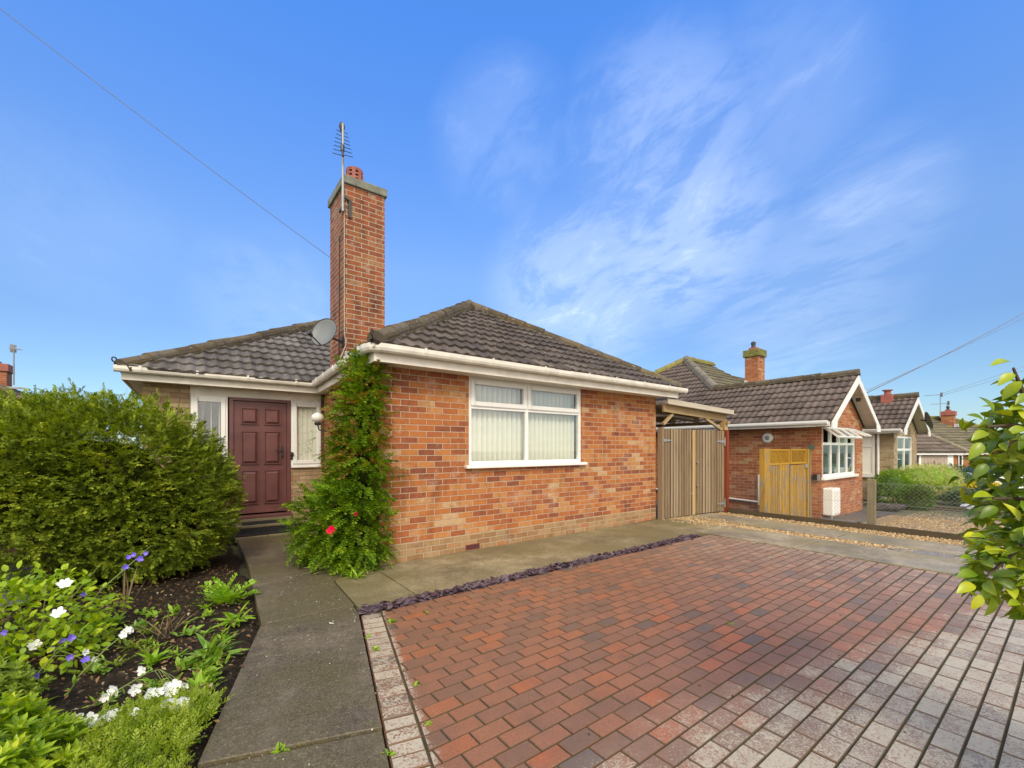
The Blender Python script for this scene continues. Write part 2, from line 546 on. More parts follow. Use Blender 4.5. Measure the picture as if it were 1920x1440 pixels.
def m_ground():
    g = G('verge_ground')
    p = g.obj()
    n = g.noise(p, .35, 5, .6)
    c = g.ramp(n, [(.35, (.06, .085, .025)), (.5, (.09, .095, .045)), (.65, (.16, .14, .1))])
    return g.pbr(c, .9, g.bump(g.noise(p, 8., 4), .6, .05))


M['slab'] = m_slab('concrete_path', (.215, .175, .118), (.10, .085, .035), .85)
M['strip'] = m_slab('concrete_strip', (.50, .415, .28), (.28, .235, .12), .25, .9)
M['slabwall'] = m_slab('concrete_flags_mossy', (.42, .345, .20), (.16, .135, .06), .4)
M['step'] = m_slab('concrete_step', (.36, .31, .22), (.22, .18, .1), .1)
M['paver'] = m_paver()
M['soil'] = m_soil()
M['joint'] = m_plain('jointing_sand_with_moss', (.05, .05, .02), .9, var=.55, scale=3., bumps=.6)
GR = [(0, (.32, .19, .08)), (.3, (.50, .33, .15)), (.6, (.62, .44, .21)), (.85, (.66, .52, .31)), (1, (.44, .34, .22))]
M['gravel'] = m_gravel('honey_gravel', GR)
M['stones'] = m_stones('honey_gravel_stones', GR)
M['slate'] = m_stones('plum_slate', [(0, (.035, .025, .035)), (.4, (.075, .045, .06)), (.75, (.12, .075, .09)), (1, (.17, .13, .14))], .45)
M['ground'] = m_ground()
M['greypath'] = m_slab('grey_paving', (.20, .19, .18), (.14, .14, .12), .1, 1.)
M['asphalt'] = m_plain('asphalt', (.05, .05, .052), .8, var=.2, scale=3, bumps=.5)


# ------------------------------------------------------------------ terrain and paving (the setting)
def terrain(x, y):
    """lower than our garden; neighbour's land falls gently, the street falls away further on"""
    z = -.34
    if x > 18: z -= (min(x, 24) - 18) * .03
    if x > 24: z -= (min(x, 44) - 24) * .06
    return z


def grid_sheet(name, mat, x0, x1, y0, y1, nx, ny, zf):
    V = []
    for j in range(ny + 1):
        for i in range(nx + 1):
            x = x0 + (x1 - x0) * i / nx
            y = y0 + (y1 - y0) * j / ny
            V.append((x, y, zf(x, y)))
    F = [(j * (nx + 1) + i, j * (nx + 1) + i + 1, (j + 1) * (nx + 1) + i + 1, (j + 1) * (nx + 1) + i) for j in range(ny) for i in range(nx)]
    return np_mesh(name, np.array(V, float), np.array(F), mat, smooth=True)


struct(grid_sheet('ground', M['ground'], -300, 300, -300, 300, 120, 120, terrain))
mb = MB()
mb.slab([(-4.5, -1.6), (9.33, -1.6), (9.33, 16), (-4.5, 16)], -.5, -.085)
struct(mb.build('garden_terrace', M['joint']))
mb = MB()
mb.slab([(-.13, -1.58), (6.73, -1.58), (6.73, 3.64), (1.16, 3.64)], -.04, -.0075)
struct(mb.build('jointing_sand', M['joint']))
# pavement and road behind the camera
mb = MB()
mb.slab([(-40, -4.2), (40, -4.2), (40, -1.62), (-40, -1.62)], -.5, -.045)
struct(mb.build('pavement', M['strip']))
mb = MB()
mb.slab([(-40, -4.33), (40, -4.33), (40, -4.205), (-40, -4.205)], -.5, -.04)
struct(mb.build('kerb', M['strip']))
mb = MB()
mb.slab([(-40, -11), (40, -11), (40, -4.335), (-40, -4.335)], -.5, -.16)
struct(mb.build('road', M['asphalt']))


def clip_poly(poly, a, b, c):
    """keep a*x+b*y<=c"""
    out = []
    for i in range(len(poly)):
        p, q = poly[i], poly[(i + 1) % len(poly)]
        dp, dq = a * p[0] + b * p[1] - c, a * q[0] + b * q[1] - c
        if dp <= 0: out.append(p)
        if dp * dq < 0:
            t = dp / (dp - dq)
            out.append((p[0] + (q[0] - p[0]) * t, p[1] + (q[1] - p[1]) * t))
    return out


def area(poly):
    return .5 * sum(poly[i][0] * poly[(i + 1) % len(poly)][1] - poly[(i + 1) % len(poly)][0] * poly[i][1] for i in range(len(poly)))


def stone(mb, poly, z0, z1, bev, tilt=0.):
    """one paver: a chamfered flat-topped block"""
    if len(poly) < 3 or area(poly) < 2e-4: return
    cx = sum(p[0] for p in poly) / len(poly)
    cy = sum(p[1] for p in poly) / len(poly)
    tx, ty = random.gauss(0, tilt), random.gauss(0, tilt)
    z1 += random.gauss(0, .0012)
    zz = lambda p, z: z + (p[0] - cx) * tx + (p[1] - cy) * ty
    ins = []
    for p in poly:
        d = Vector((cx - p[0], cy - p[1]))
        L = d.length
        k = min(.5, bev * 1.4 / max(L, 1e-4))
        ins.append((p[0] + d.x * k, p[1] + d.y * k))
    n = len(poly)
    mb.face([(p[0], p[1], zz(p, z1)) for p in ins])
    for i in range(n):
        j = (i + 1) % n
        mb.face([(poly[i][0], poly[i][1], zz(poly[i], z1 - bev)), (poly[j][0], poly[j][1], zz(poly[j], z1 - bev)), (ins[j][0], ins[j][1], zz(ins[j], z1)), (ins[i][0], ins[i][1], zz(ins[i], z1))])
        mb.face([(poly[i][0], poly[i][1], z0), (poly[j][0], poly[j][1], z0), (poly[j][0], poly[j][1], zz(poly[j], z1 - bev)), (poly[i][0], poly[i][1], zz(poly[i], z1 - bev))])


# block paving: the edge towards the path runs slightly askew, with a soldier course beside it
EA = lambda y: .268 + .2425 * y          # outer edge of the soldier course
EB = lambda y: EA(y) + .172
mb = MB()
gap = .0036
k = 0
y = 3.62
while y > -1.6:
    y0, y1 = y - .106, y
    x = -.4 + (.1 if k % 2 else 0) + random.uniform(-.006, .006)
    while x < 6.72:
        gy = gap + .0011 * max(0, x - 1.) * .5
        p = [(x + gap, y0 + gy), (x + .2 - gap, y0 + gy), (x + .2 - gap, y1 - gy), (x + gap, y1 - gy)]
        p = clip_poly(p, -1, .2425, -(.268 + .172 + .006))
        p = clip_poly(p, 1, 0, 6.715)
        if len(p) > 2: stone(mb, p, -.05, .0, .0036, .006)
        x += .2
    y -= .106
    k += 1
d = Vector((.2425, 1)).normalized()
nrm = Vector((d.y, -d.x))
s = 0
p0 = Vector((EA(3.62), 3.62))
while s < 5.2:
    a = p0 - d * (s + gap)
    b = p0 - d * (s + .1 - gap)
    w = .164
    q = [(b.x, b.y), (b.x + nrm.x * w, b.y + nrm.y * w), (a.x + nrm.x * w, a.y + nrm.y * w), (a.x, a.y)]
    stone(mb, q, -.05, .002, .006, .012)
    s += .1
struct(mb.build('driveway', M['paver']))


def slabs(name, polys, mat, z1, bev=.004, sub=.25):
    """cast flags as one finely divided mesh per run so their edges can be worn and the surface uneven"""
    mb = MB()
    for p in polys: stone(mb, p, -.06, z1, bev, .0025)
    return struct(mb.build(name, mat))


J = .006
slabs('front_path', [
    [(.56, 5.83), (1.75, 5.83), (1.75, 7.66), (.585, 7.66)],
    [(.455, 3.88), (1.16 + J, 3.88), (1.205, 4.72), (1.72, 5.0), (1.78, 5.815), (.555, 5.815)],
    [(.03, 2.33), (.765, 2.09), (1.14, 3.665), (1.155, 3.865), (.445, 3.865)],
    [(-.45, .75), (.42, .66), (.758, 2.07), (.025, 2.31)],
    [(-.95, -1.0), (0.05, -1.1), (.415, .64), (-.455, .73)]], M['slab'], .012)
slabs('house_flags', [
    [(1.18, 3.775), (1.715, 3.775), (1.715, 4.985), (1.45, 4.985), (1.22, 4.7)],
    [(1.73, 3.775), (3.42, 3.775), (3.42, 4.99), (1.73, 4.99)],
    [(3.435, 3.775), (5.18, 3.775), (5.18, 4.99), (3.435, 4.99)],
    [(5.195, 3.775), (6.69, 3.775), (6.69, 4.99), (5.195, 4.99)],
    [(6.705, 3.89), (7.62, 3.89), (7.62, 4.99), (6.705, 4.99)],
    [(6.705, 5.0), (9.3, 5.0), (9.3, 9.), (7.3, 9.)]], M['slabwall'], .012)
slabs('drive_strips', [
    [(6.735, 2.42), (7.66, 2.36), (7.62, 3.88), (6.73, 3.88)],
    [(6.735, -.2), (7.64, -.2), (7.66, 2.345), (6.735, 2.405)],
    [(6.735, -1.55), (7.64, -1.55), (7.64, -.215), (6.735, -.215)],
    [(7.98, 2.3), (8.72, 2.3), (8.98, 4.86), (8.02, 4.86)],
    [(7.96, .2), (8.8, .2), (8.735, 2.285), (7.98, 2.285)],
    [(7.96, -1.55), (8.8, -1.55), (8.8, .185), (7.96, .185)]], M['strip'], .014)
mb = MB()
mb.slab([(7.6, -1.55), (9.33, -1.55), (9.33, 4.98), (7.6, 4.98)], -.05, -.012)
struct(mb.build('drive_gravel', M['gravel']))
# planting bed
soil = grid_sheet('soil_bed', M['soil'], -3.6, .6, -1.4, 8.2, 60, 110, lambda x, y: -.02 + .035 * noise.noise((x * 3, y * 3, 0)) + .03 * noise.noise((x * 9, y * 9, 4)) - max(0, (x + .0 - (.46 if y > 3.88 else .46 - (3.88 - y) * .27) + .08)) * .5)
struct(soil)


def pebbles(name, spots, mat, smin, smax, flat=.6, jag=.25):
    """loose stones: one squashed, jittered octahedron-like solid each"""
    base = np.array([(1, 0, 0), (0, 1, 0), (-1, 0, 0), (0, -1, 0), (.55, .55, .6), (-.55, .55, .6), (-.55, -.55, .6), (.55, -.55, .6), (.5, .5, -.6), (-.5, .5, -.6), (-.5, -.5, -.6), (.5, -.5, -.6)], float)
    F = np.array([(4, 5, 6, 7), (8, 11, 10, 9), (0, 4, 7, 11), (0, 11, 8, 4), (1, 5, 4, 8), (1, 8, 9, 5), (2, 6, 5, 9), (2, 9, 10, 6), (3, 7, 6, 10), (3, 10, 11, 7)])
    n = len(spots)
    P = np.array(spots, float)
    S = rng.uniform(smin, smax, n)
    A = rng.uniform(0, 2 * np.pi, n)
    el = rng.uniform(.6, 1., n)
    V = np.repeat(base[None], n, 0) + rng.normal(0, jag * .4, (n, 12, 3))
    V = V * S[:, None, None]
    V[:, :, 1] *= el[:, None]
    V[:, :, 2] *= flat
    tl = rng.normal(0, .3, (n, 2))
    V[:, :, 2] += V[:, :, 0] * tl[:, :1] + V[:, :, 1] * tl[:, 1:]
    ca, sa = np.cos(A)[:, None], np.sin(A)[:, None]
    x = V[:, :, 0] * ca - V[:, :, 1] * sa
    yv = V[:, :, 0] * sa + V[:, :, 1] * ca
    V = np.stack([x, yv, V[:, :, 2]], 2) + P[:, None, :]
    FF = (F[None] + (np.arange(n) * 12)[:, None, None]).reshape(-1, 4)
    return np_mesh(name, V.reshape(-1, 3), FF, mat)


def rnd(a, b): return random.uniform(a, b)


sl = pebbles('slate_chippings', [(rnd(1.17, 6.45), 3.695 + random.gauss(0, .034), rnd(-.012, .022)) for _ in range(2600)], M['slate'], .014, .045, .3, .35)
tag(sl, kind='stuff')
sp = []
for _ in range(5200):
    yy = rnd(.0, 4.95)
    sp.append((7.8 + rnd(-.16, .19), yy, rnd(-.015, .008)))
    if random.random() < .7: sp.append((rnd(8.74, 9.3), rnd(.3, 4.85), rnd(-.015, .006)))
for _ in range(350): sp.append((rnd(7.3, 8.3), rnd(3.6, 4.9), .016))
tag(pebbles('gravel_stones', sp, M['stones'], .008, .02, .65), kind='stuff')
mb = MB()
pts = []
for i in range(40):
    a = 2 * math.pi * i / 40
    pts.append((7.80 + math.cos(a) * (.15 + .02 * math.sin(5 * a)), .95 + math.sin(a) * (.75 + .12 * math.sin(3 * a + 1))))
mb.face([(p[0], p[1], .012) for p in pts])
g = G('rain_water')
struct(mb.build('puddle', g.pbr((.20, .18, .15), .38, spec=.6)))


# ------------------------------------------------------------------ roofs
def tile_field(bmdst, pts, course=.32, roll=.165, rh=.024, lift=.040, sag=0.):
    """one roof slope covered with courses of rolled interlocking tiles, cut to the polygon pts (CCW from above, pts[0]->pts[1] the eave)"""
    pts = [Vector(p) for p in pts]
    A = pts[0]
    u = (pts[1] - pts[0]).normalized()
    n = (pts[1] - pts[0]).cross(pts[2] - pts[0]).normalized()
    v = n.cross(u)
    p2 = [((p - A).dot(u), (p - A).dot(v)) for p in pts]
    a0, a1 = min(p[0] for p in p2) - .1, max(p[0] for p in p2) + .1
    b1 = max(p[1] for p in p2) + .1
    nu = 6
    du = roll / nu
    bm = bmesh.new()
    ncol = int((a1 - a0) / du) + 2
    i = 0
    while i * course < b1:
        lo, hi = i * course, (i + 1) * course + .02
        ph = random.uniform(-.012, .012)
        rows = [[], [], []]
        tl = {}
        for k in range(ncol):
            a = a0 + k * du
            f = ((a + ph) / roll) % 1.
            h = rh * (.5 + .5 * math.cos(2 * math.pi * f)) ** 1.5
            t = int((a + ph) // (roll * 2))
            if t not in tl: tl[t] = (random.gauss(0, .0035), random.gauss(0, .004))
            dl, dv = tl[t]
            s = .006 * math.sin(a * 1.3 + i * .7)
            P = lambda b, l: A + u * a + v * b + n * l
            rows[0].append(bm.verts.new(P(lo + dv, h * .6 - .004)))
            rows[1].append(bm.verts.new(P(lo + dv, lift + h + dl)))
            rows[2].append(bm.verts.new(P(hi, h + .004 + dl)))
        for k in range(ncol - 1):
            bm.faces.new((rows[0][k], rows[0][k + 1], rows[1][k + 1], rows[1][k]))
            fc = bm.faces.new((rows[1][k], rows[1][k + 1], rows[2][k + 1], rows[2][k]))
            fc.smooth = True
        i += 1
    m = len(p2)
    for q in range(m):
        (xa, ya), (xb, yb) = p2[q], p2[(q + 1) % m]
        if q == 0: continue            # the eave itself stays ragged with the tile ends
        no = u * (yb - ya) - v * (xb - xa)
        bmesh.ops.bisect_plane(bm, geom=list(bm.verts) + list(bm.edges) + list(bm.faces), plane_co=A + u * xa + v * ya, plane_no=no, clear_outer=True)
    uvl = bm.loops.layers.uv.new('UVMap')
    off = (A.x * 3.1 % 7, A.y * 1.7 % 5)
    off = (round(off[0] / .33) * .33, round(off[1] / course) * course)
    for f in bm.faces:
        for l in f.loops:
            d = l.vert.co - A
            l[uvl].uv = (d.dot(u) + off[0], d.dot(v) * .32 / course + off[1])
    # boarding below, so that no light comes through
    for w in (-.03,):
        vs = [bm.verts.new(p + n * w) for p in pts]
        f = bm.faces.new(vs)
        for l in f.loops: l[uvl].uv = (0, 0)
    me = bpy.data.meshes.new('tmp')
    bm.to_mesh(me)
    bm.free()
    bmdst.from_mesh(me)
    bpy.data.meshes.remove(me)


def tiled_roof(name, mat, parent, polys, **kw):
    bm = bmesh.new()
    bm.loops.layers.uv.new('UVMap')
    for p in polys: tile_field(bm, p, **kw)
    me = bpy.data.meshes.new(name)
    bmesh.ops.translate(bm, verts=bm.verts, vec=-ORG[parent.name])
    bm.to_mesh(me)
    bm.free()
    return link(name, me, mat, parent)


def ridge_caps(name, mat, parent, lines, r=.105, seg=.42, sink=.01):
    mb = MB()
    for p, q in lines:
        p, q = Vector(p), Vector(q)
        L = (q - p).length
        d = (q - p) / L
        up = (UP - d * d.z).normalized()
        sd = d.cross(up)
        k = max(1, round(L / seg))
        for i in range(k):
            j = [random.gauss(0, .008) for _ in range(3)]
            a = p + d * (L * i / k - .02) + sd * j[0] + up * (j[1] - sink)
            b = p + d * (L * (i + 1) / k + .02) + sd * j[2] + up * (j[1] * .5 - sink)
            ra, rb = r * 1.06, r * .95
            n = 9
            ang = [R(-105 + 210 * t / (n - 1)) for t in range(n)]
            A = [a + (sd * math.sin(t) + up * math.cos(t)) * ra for t in ang]
            B = [b + (sd * math.sin(t) + up * math.cos(t)) * rb for t in ang]
            for t in range(n - 1):
                mb.face([A[t], B[t], B[t + 1], A[t + 1]], smooth=True, uv=[(i * .33 + .05, t * .05), (i * .33 + .3, t * .05), (i * .33 + .3, t * .05 + .05), (i * .33 + .05, t * .05 + .05)])
            mb.face(A, uv=[(i * .33 + .1, .1)] * n)
            mb.face(B[::-1], uv=[(i * .33 + .1, .1)] * n)
            # mortar fillets either side
            for sg in (-1, 1):
                mb.beam(a + sd * sg * r * .95 - up * .035, b + sd * sg * r * .95 - up * .035, .06, .05, up)
    return mb.build(name, mat, parent)


GUT = [(a * .8, b * .8) for a, b in [(-.056, .058), (-.056, .0), (-.042, -.036), (-.016, -.056), (.016, -.056), (.042, -.036), (.056, 0), (.056, .058), (.048, .058), (.048, .004), (.03, -.034), (0, -.046), (-.03, -.034), (-.048, .004), (-.048, .058)]]


def gutter(parent, path, brackets=(), mat='gutter'):
    mb = MB()
    mb.sweep(GUT, path)
    o = mb.build('gutter', M[mat], parent)
    if brackets:
        for (p, q) in brackets:
            b = MB()
            d = Vector(q).normalized()
            b.sweep([(a * 1.22, c * 1.16 + .004) for a, c in GUT[:8]] + [(.04, .044), (.032, -.024), (0, -.036), (-.032, -.024), (-.04, .044)], [Vector(p) - d * .016, Vector(p) + d * .016])
            b.build('gutter_bracket', M[mat], o)
    return o


# ------------------------------------------------------------------ windows
def window(parent, o, u, n, w, h, xs, zs, fw=.055, mw=.05, depth=.07, openers=(), glass='glass', sill=None, frame='white', name='window', open_vents=(), recess=.02, seat=.35):
    """a casement in a wall: (xs, zs) are the inner bar centres; 'openers' are cells with a proud sash of their own"""
    o, u, n = Vector(o), Vector(u), Vector(n)
    fr = MB()
    d0, d1 = -recess - depth, -recess
    fr.lbox(o, u, n, 0, fw, d0, d1, 0, h)
    fr.lbox(o, u, n, w - fw, w, d0, d1, 0, h)
    fr.lbox(o, u, n, fw, w - fw, d0, d1, 0, fw)
    fr.lbox(o, u, n, fw, w - fw, d0, d1, h - fw, h)
    X = [0] + list(xs) + [w]
    Z = [0] + list(zs) + [h]
    for z in zs: fr.lbox(o, u, n, fw, w - fw, d0 + .004, d1 - .003, z - mw / 2, z + mw / 2)
    for x in xs: fr.lbox(o, u, n, x - mw / 2, x + mw / 2, d0 + .006, d1 - .001, fw, h - fw)
    win = fr.build(name, M[frame], parent, bevel=.004)
    for i in range(len(X) - 1):
        for j in range(len(Z) - 1):
            a0 = X[i] + (fw if i == 0 else mw / 2)
            a1 = X[i + 1] - (fw if i == len(X) - 2 else mw / 2)
            c0 = Z[j] + (fw if j == 0 else mw / 2)
            c1 = Z[j + 1] - (fw if j == len(Z) - 2 else mw / 2)
            if (i, j) in open_vents:
                continue
            if (i, j) in openers:
                sb = MB()
                e, t = .014, .048
                sb.lbox(o, u, n, a0 - e, a0 + t, d1 - .03, d1 + .016, c0 - e, c1 + e)
                sb.lbox(o, u, n, a1 - t, a1 + e, d1 - .03, d1 + .016, c0 - e, c1 + e)
                sb.lbox(o, u, n, a0 + t, a1 - t, d1 - .03, d1 + .016, c0 - e, c0 + t)
                sb.lbox(o, u, n, a0 + t, a1 - t, d1 - .03, d1 + .016, c1 - t, c1 + e)
                sash = sb.build('sash', M[frame], win, bevel=.004)
                g = MB()
                g.lbox(o, u, n, a0 + t, a1 - t, d1 - .028, d1 - .022, c0 + t, c1 - t)
                g.build('pane', M[glass], win)
                # rubber seal
            else:
                g = MB()
                g.lbox(o, u, n, a0, a1, d1 - .036, d1 - .030, c0, c1)
                g.build('pane', M[glass], win)
    if sill:
        s = MB()
        a0, a1, out, c0, c1 = sill
        s.lbox(o, u, n, a0, a1, d0, out, c0, c1)
        s.build('sill', M[frame], win, bevel=.008)
    return win


def vert_blind(win, o, u, n, a0, a1, c0, c1, mat, pitch=.088, wd=.1, ang=40):
    mb = MB()
    o, u, n = Vector(o), Vector(u), Vector(n)
    a = a0
    while a < a1:
        t = R(ang + random.gauss(0, 2.5))
        du, dn = u * math.cos(t), n * math.sin(t)
        hv = (du + dn) * wd / 2
        c = o + u * a
        m = 5
        P = []
        for i in range(m):
            f = i / (m - 1) * 2 - 1
            P.append(c + hv * f + (n * math.cos(t) - u * math.sin(t)) * (.008 * (1 - f * f)))
        for i in range(m - 1):
            mb.face([P[i] + UP * c0, P[i + 1] + UP * c0, P[i + 1] + UP * c1, P[i] + UP * c1], smooth=True)
        a += pitch
    return mb.build('blind', mat, win, merge=True)


# ------------------------------------------------------------------ the bungalow
house = thing('bungalow', 'red brick bungalow with a tall chimney, maroon front door and dark hipped tiled roof', 'house', (1.8, 5.0, 0))
ZS = 2.375          # soffit level
WX0, WX1, WZ0, WZ1 = 3.03, 5.205, 1.165, ZS
wl = MB()
# outer faces as continuous sheets so that the bond runs through
wl.face([(1.8, 5, .225), (WX0, 5, .225), (WX0, 5, ZS + .03), (1.8, 5, ZS + .03)])
wl.face([(WX1, 5, .225), (7.27, 5, .225), (7.27, 5, ZS + .03), (WX1, 5, ZS + .03)])
wl.face([(WX0, 5, .225), (WX1, 5, .225), (WX1, 5, WZ0), (WX0, 5, WZ0)])
wl.face([(WX0, 5, WZ0), (WX1, 5, WZ0), (WX1, 5.11, WZ0), (WX0, 5.11, WZ0)])
wl.face([(WX0, 5.11, WZ0), (WX0, 5.11, WZ1), (WX0, 5, WZ1), (WX0, 5, WZ0)])
wl.face([(WX1, 5, WZ0), (WX1, 5, WZ1), (WX1, 5.11, WZ1), (WX1, 5.11, WZ0)])
wl.face([(1.98, 8.4, .0), (1.8, 5, .0), (1.8, 5, ZS + .03), (1.98, 8.4, ZS + .03)])
wl.face([(7.27, 5, .0), (7.27, 15, .0), (7.27, 15, ZS + .03), (7.27, 5, ZS + .03)])
wl.face([(7.27, 15, .0), (-.55, 15, .0), (-.55, 15, ZS + .03), (7.27, 15, ZS + .03)])
wl.build('wall', M['brick'], house)
pl = MB()
pl.box(1.8, 7.27, 5.0, 5.2, -.1, .225)
plinth = pl.build('plinth', M['plinth'], house)
ab = MB()
ab.lbox((2.98, 5, .02), (1, 0, 0), (0, -1, 0), 0, .22, -.01, .004, 0, .07)
for i in range(9):
    for j in range(2): ab.lbox((2.98, 5, .02), (1, 0, 0), (0, -1, 0), .012 + i * .023, .025 + i * .023, .003, .0052, .01 + j * .028, .03 + j * .028, mi=1)
ab.build('airbrick', [m_plain('airbrick_clay', (.16, .03, .022), .7, var=.25), M['black']], house)
bw = MB()
bw.face([(-.55, 8.4, 0), (.015, 8.4, 0), (.015, 8.4, ZS + .02), (-.55, 8.4, ZS + .02)])
bw.face([(.015, 8.4, 0), (.51, 8.4, 0), (.51, 8.4, 1.09), (.015, 8.4, 1.09)])
bw.face([(1.43, 8.4, 0), (2.0, 8.4, 0), (2.0, 8.4, 1.085), (1.43, 8.4, 1.085)])
bw.face([(-.55, 15, 0), (-.55, 8.4, 0), (-.55, 8.4, ZS + .02), (-.55, 15, ZS + .02)])
bw.face([(.51, 8.4, 0), (1.43, 8.4, 0), (1.43, 8.4, .16), (.51, 8.4, .16)])
bw.build('porch_wall', M['buff'], house)
# frieze board over the porch joinery
fb = MB()
fb.box(.015, 2.0, 8.39, 8.46, 2.235, ZS + .02)
fb.build('frieze_board', M['fascia'], house)
tr = MB()
tr.box(1.93, 1.985, 8.34, 8.41, 1.05, ZS)
tr.build('corner_post', m_wood('brown_trim', [(0, (.06, .03, .015)), (1, (.16, .085, .04))]), house)

# front window
wo = (WX0 + .002, 5.0, WZ0 + .002)
ww, wh = WX1 - WX0 - .004, ZS - WZ0 - .002
fwin = window(house, wo, (1, 0, 0), (0, -1, 0), ww, wh, [1.02], [.80], fw=.05, mw=.055, openers=((0, 1), (1, 1)), sill=(-.07, ww + .07, .075, -.045, -.001), recess=.015)
vert_blind(fwin, (WX0, 5.15, 0), (1, 0, 0), (0, -1, 0), .06, ww - .03, WZ0 + .04, ZS - .03, M['cream'])
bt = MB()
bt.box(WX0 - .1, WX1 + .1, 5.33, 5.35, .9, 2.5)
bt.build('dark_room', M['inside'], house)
# sidelights
so = (1.435, 8.4, 1.09)
sw = window(house, so, (1, 0, 0), (0, -1, 0), .515, 1.14, [], [], fw=.045, openers=((0, 0),), sill=(-.0, .515, .05, -.04, -.001), recess=-.02)
vert_blind(sw, (1.435, 8.45, 0), (1, 0, 0), (0, -1, 0), .06, .5, 1.12, 2.2, M['cream'], pitch=.085, ang=14)
so = (.02, 8.4, 1.095)
sw = window(house, so, (1, 0, 0), (0, -1, 0), .485, 1.135, [], [], fw=.045, openers=((0, 0),), recess=-.02)
vert_blind(sw, (.02, 8.56, 0), (1, 0, 0), (0, -1, 0), .16, .46, 1.12, 2.2, M['cream'], pitch=.11, wd=.03, ang=75)
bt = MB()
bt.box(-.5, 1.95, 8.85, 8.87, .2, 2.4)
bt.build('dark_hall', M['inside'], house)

# door
dm = MB()
DX0, DX1, DZ0, DZ1 = .525, 1.425, .275, 2.235
dm.box(DX0, DX0 + .055, 8.36, 8.47, DZ0, DZ1)
dm.box(DX1 - .055, DX1, 8.36, 8.47, DZ0, DZ1)
dm.box(DX0 + .055, DX1 - .055, 8.36, 8.47, DZ1 - .05, DZ1)
dframe = dm.build('door_frame', M['door'], house, bevel=.004)
dl = MB()
a0, a1, c0, c1 = DX0 + .058, DX1 - .058, DZ0 + .03, DZ1 - .053
dl.box(a0, a1, 8.40, 8.445, c0, c1)
W = a1 - a0
for (x0, x1) in ((.105, .365), (.455, .715)):
    x0, x1 = x0 / .79 * W * .96 + .005, x1 / .79 * W * .96 + .01
    for (z0, z1) in ((.15, .72), (.82, 1.38), (1.49, 1.77)):
        X0, X1, Z0, Z1 = a0 + x0, a0 + x1, c0 + z0, c0 + z1
        y = 8.40
        e, f = .016, .055
        for (p, q, r_, s_) in ((X0, X0 + e, Z0, Z1), (X1 - e, X1, Z0, Z1), (X0 + e, X1 - e, Z0, Z0 + e), (X0 + e, X1 - e, Z1 - e, Z1)):
            dl.box(p, q, y - .022, y - .0005, r_, s_)
        b = [(X0 + e, Z0 + e), (X1 - e, Z0 + e), (X1 - e, Z1 - e), (X0 + e, Z1 - e)]
        t = [(X0 + f, Z0 + f), (X1 - f, Z0 + f), (X1 - f, Z1 - f), (X0 + f, Z1 - f)]
        for i in range(4):
            j = (i + 1) % 4
            dl.face([(b[i][0], y - .001, b[i][1]), (b[j][0], y - .001, b[j][1]), (t[j][0], y - .03, t[j][1]), (t[i][0], y - .03, t[i][1])])
        dl.face([(p[0], y - .03, p[1]) for p in t])
door = dl.build('door', M['door'], house)
hd = MB()
hx = a1 - .075
hd.box(hx - .02, hx + .02, 8.385, 8.4, c0 + .93, c0 + 1.13)
hd.tube([(hx, 8.385, c0 + 1.06), (hx, 8.345, c0 + 1.06), (hx - .1, 8.34, c0 + 1.055)], .009, 8)
hd.lathe([(.0, .02), (.018, .018), (.018, 0)], (hx, 8.385, c0 + .97), 12, (0, -1, 0))
hd.build('door_handle', M['darkmetal'], door)
kb = MB()
kb.lathe([(.018, 0), (.012, .02), (.026, .035), (.024, .055), (0, .06)], (1.448, 8.38, 1.30), 14, (0, -1, 0))
kb.box(1.43, 1.466, 8.362, 8.379, 1.20, 1.33)
kb.build('doorbell', M['darkmetal'], house)
st = MB()
st.box(DX0 - .02, DX1 + .02, 8.30, 8.44, .225, .275)
st.build('threshold', M['door'], house, bevel=.006)
st = MB()
st.box(DX0 + .0, DX1, 8.30, 8.42, .165, .222)
st.build('door_sill', M['step'], house, bevel=.006)
st = MB()
st.box(.30, 1.78, 7.98, 8.395, .115, .165)
up_step = st.build('doorstep', M['step'], house, bevel=.012)
st = MB()
st.box(.56, .99, 7.665, 7.80, -.04, .035)
st.box(.996, 1.44, 7.665, 7.80, -.04, .035)
st.build('step_kerb', M['strip'], house, bevel=.006)
st = MB()
st.box(.5, 1.6, 7.80, 8.2, -.05, .018)
st.build('step', M['joint'], house)

# soffit, fascia, gutter
FI = (1.825, 8.12)
FC = (1.655, 4.72)
FE = (7.54, 4.72)
sf = MB()
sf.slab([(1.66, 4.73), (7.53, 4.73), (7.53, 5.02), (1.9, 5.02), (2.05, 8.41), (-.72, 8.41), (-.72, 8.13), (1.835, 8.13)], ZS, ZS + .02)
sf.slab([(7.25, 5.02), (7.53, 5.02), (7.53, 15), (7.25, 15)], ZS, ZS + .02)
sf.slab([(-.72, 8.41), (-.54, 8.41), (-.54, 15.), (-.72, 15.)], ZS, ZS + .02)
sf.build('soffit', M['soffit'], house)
fs = MB()
fprof = [(0, ZS - .012), (.02, ZS - .012), (.02, 2.525), (0, 2.525)]
fpath = [(-.74, 15, 0), (-.74, 8.12, 0), (FI[0], FI[1], 0), (FC[0], FC[1], 0), (FE[0], FE[1], 0), (FE[0], 15, 0)]
fs.sweep([(a, b) for a, b in fprof], fpath)
fasc = fs.build('fascia', M['fascia'], house)
jt = MB()
jt.lbox((4.30, 4.70, 0), (1, 0, 0), (0, -1, 0), -.018, .018, -.001, .004, ZS - .01, 2.5)
jt.build('joint_cover', M['fascia'], fasc)
gz = 2.502
brs = [((x, 4.635, gz), (1, 0, 0)) for x in (2.2, 3.15, 4.05, 4.95, 5.6, 6.35, 7.1)]
brs += [((1.577 + (y - 4.9) * .0521, y, gz), Vector((-.0521, -1, 0))) for y in (4.95, 5.6, 6.3, 7.0, 7.6)]
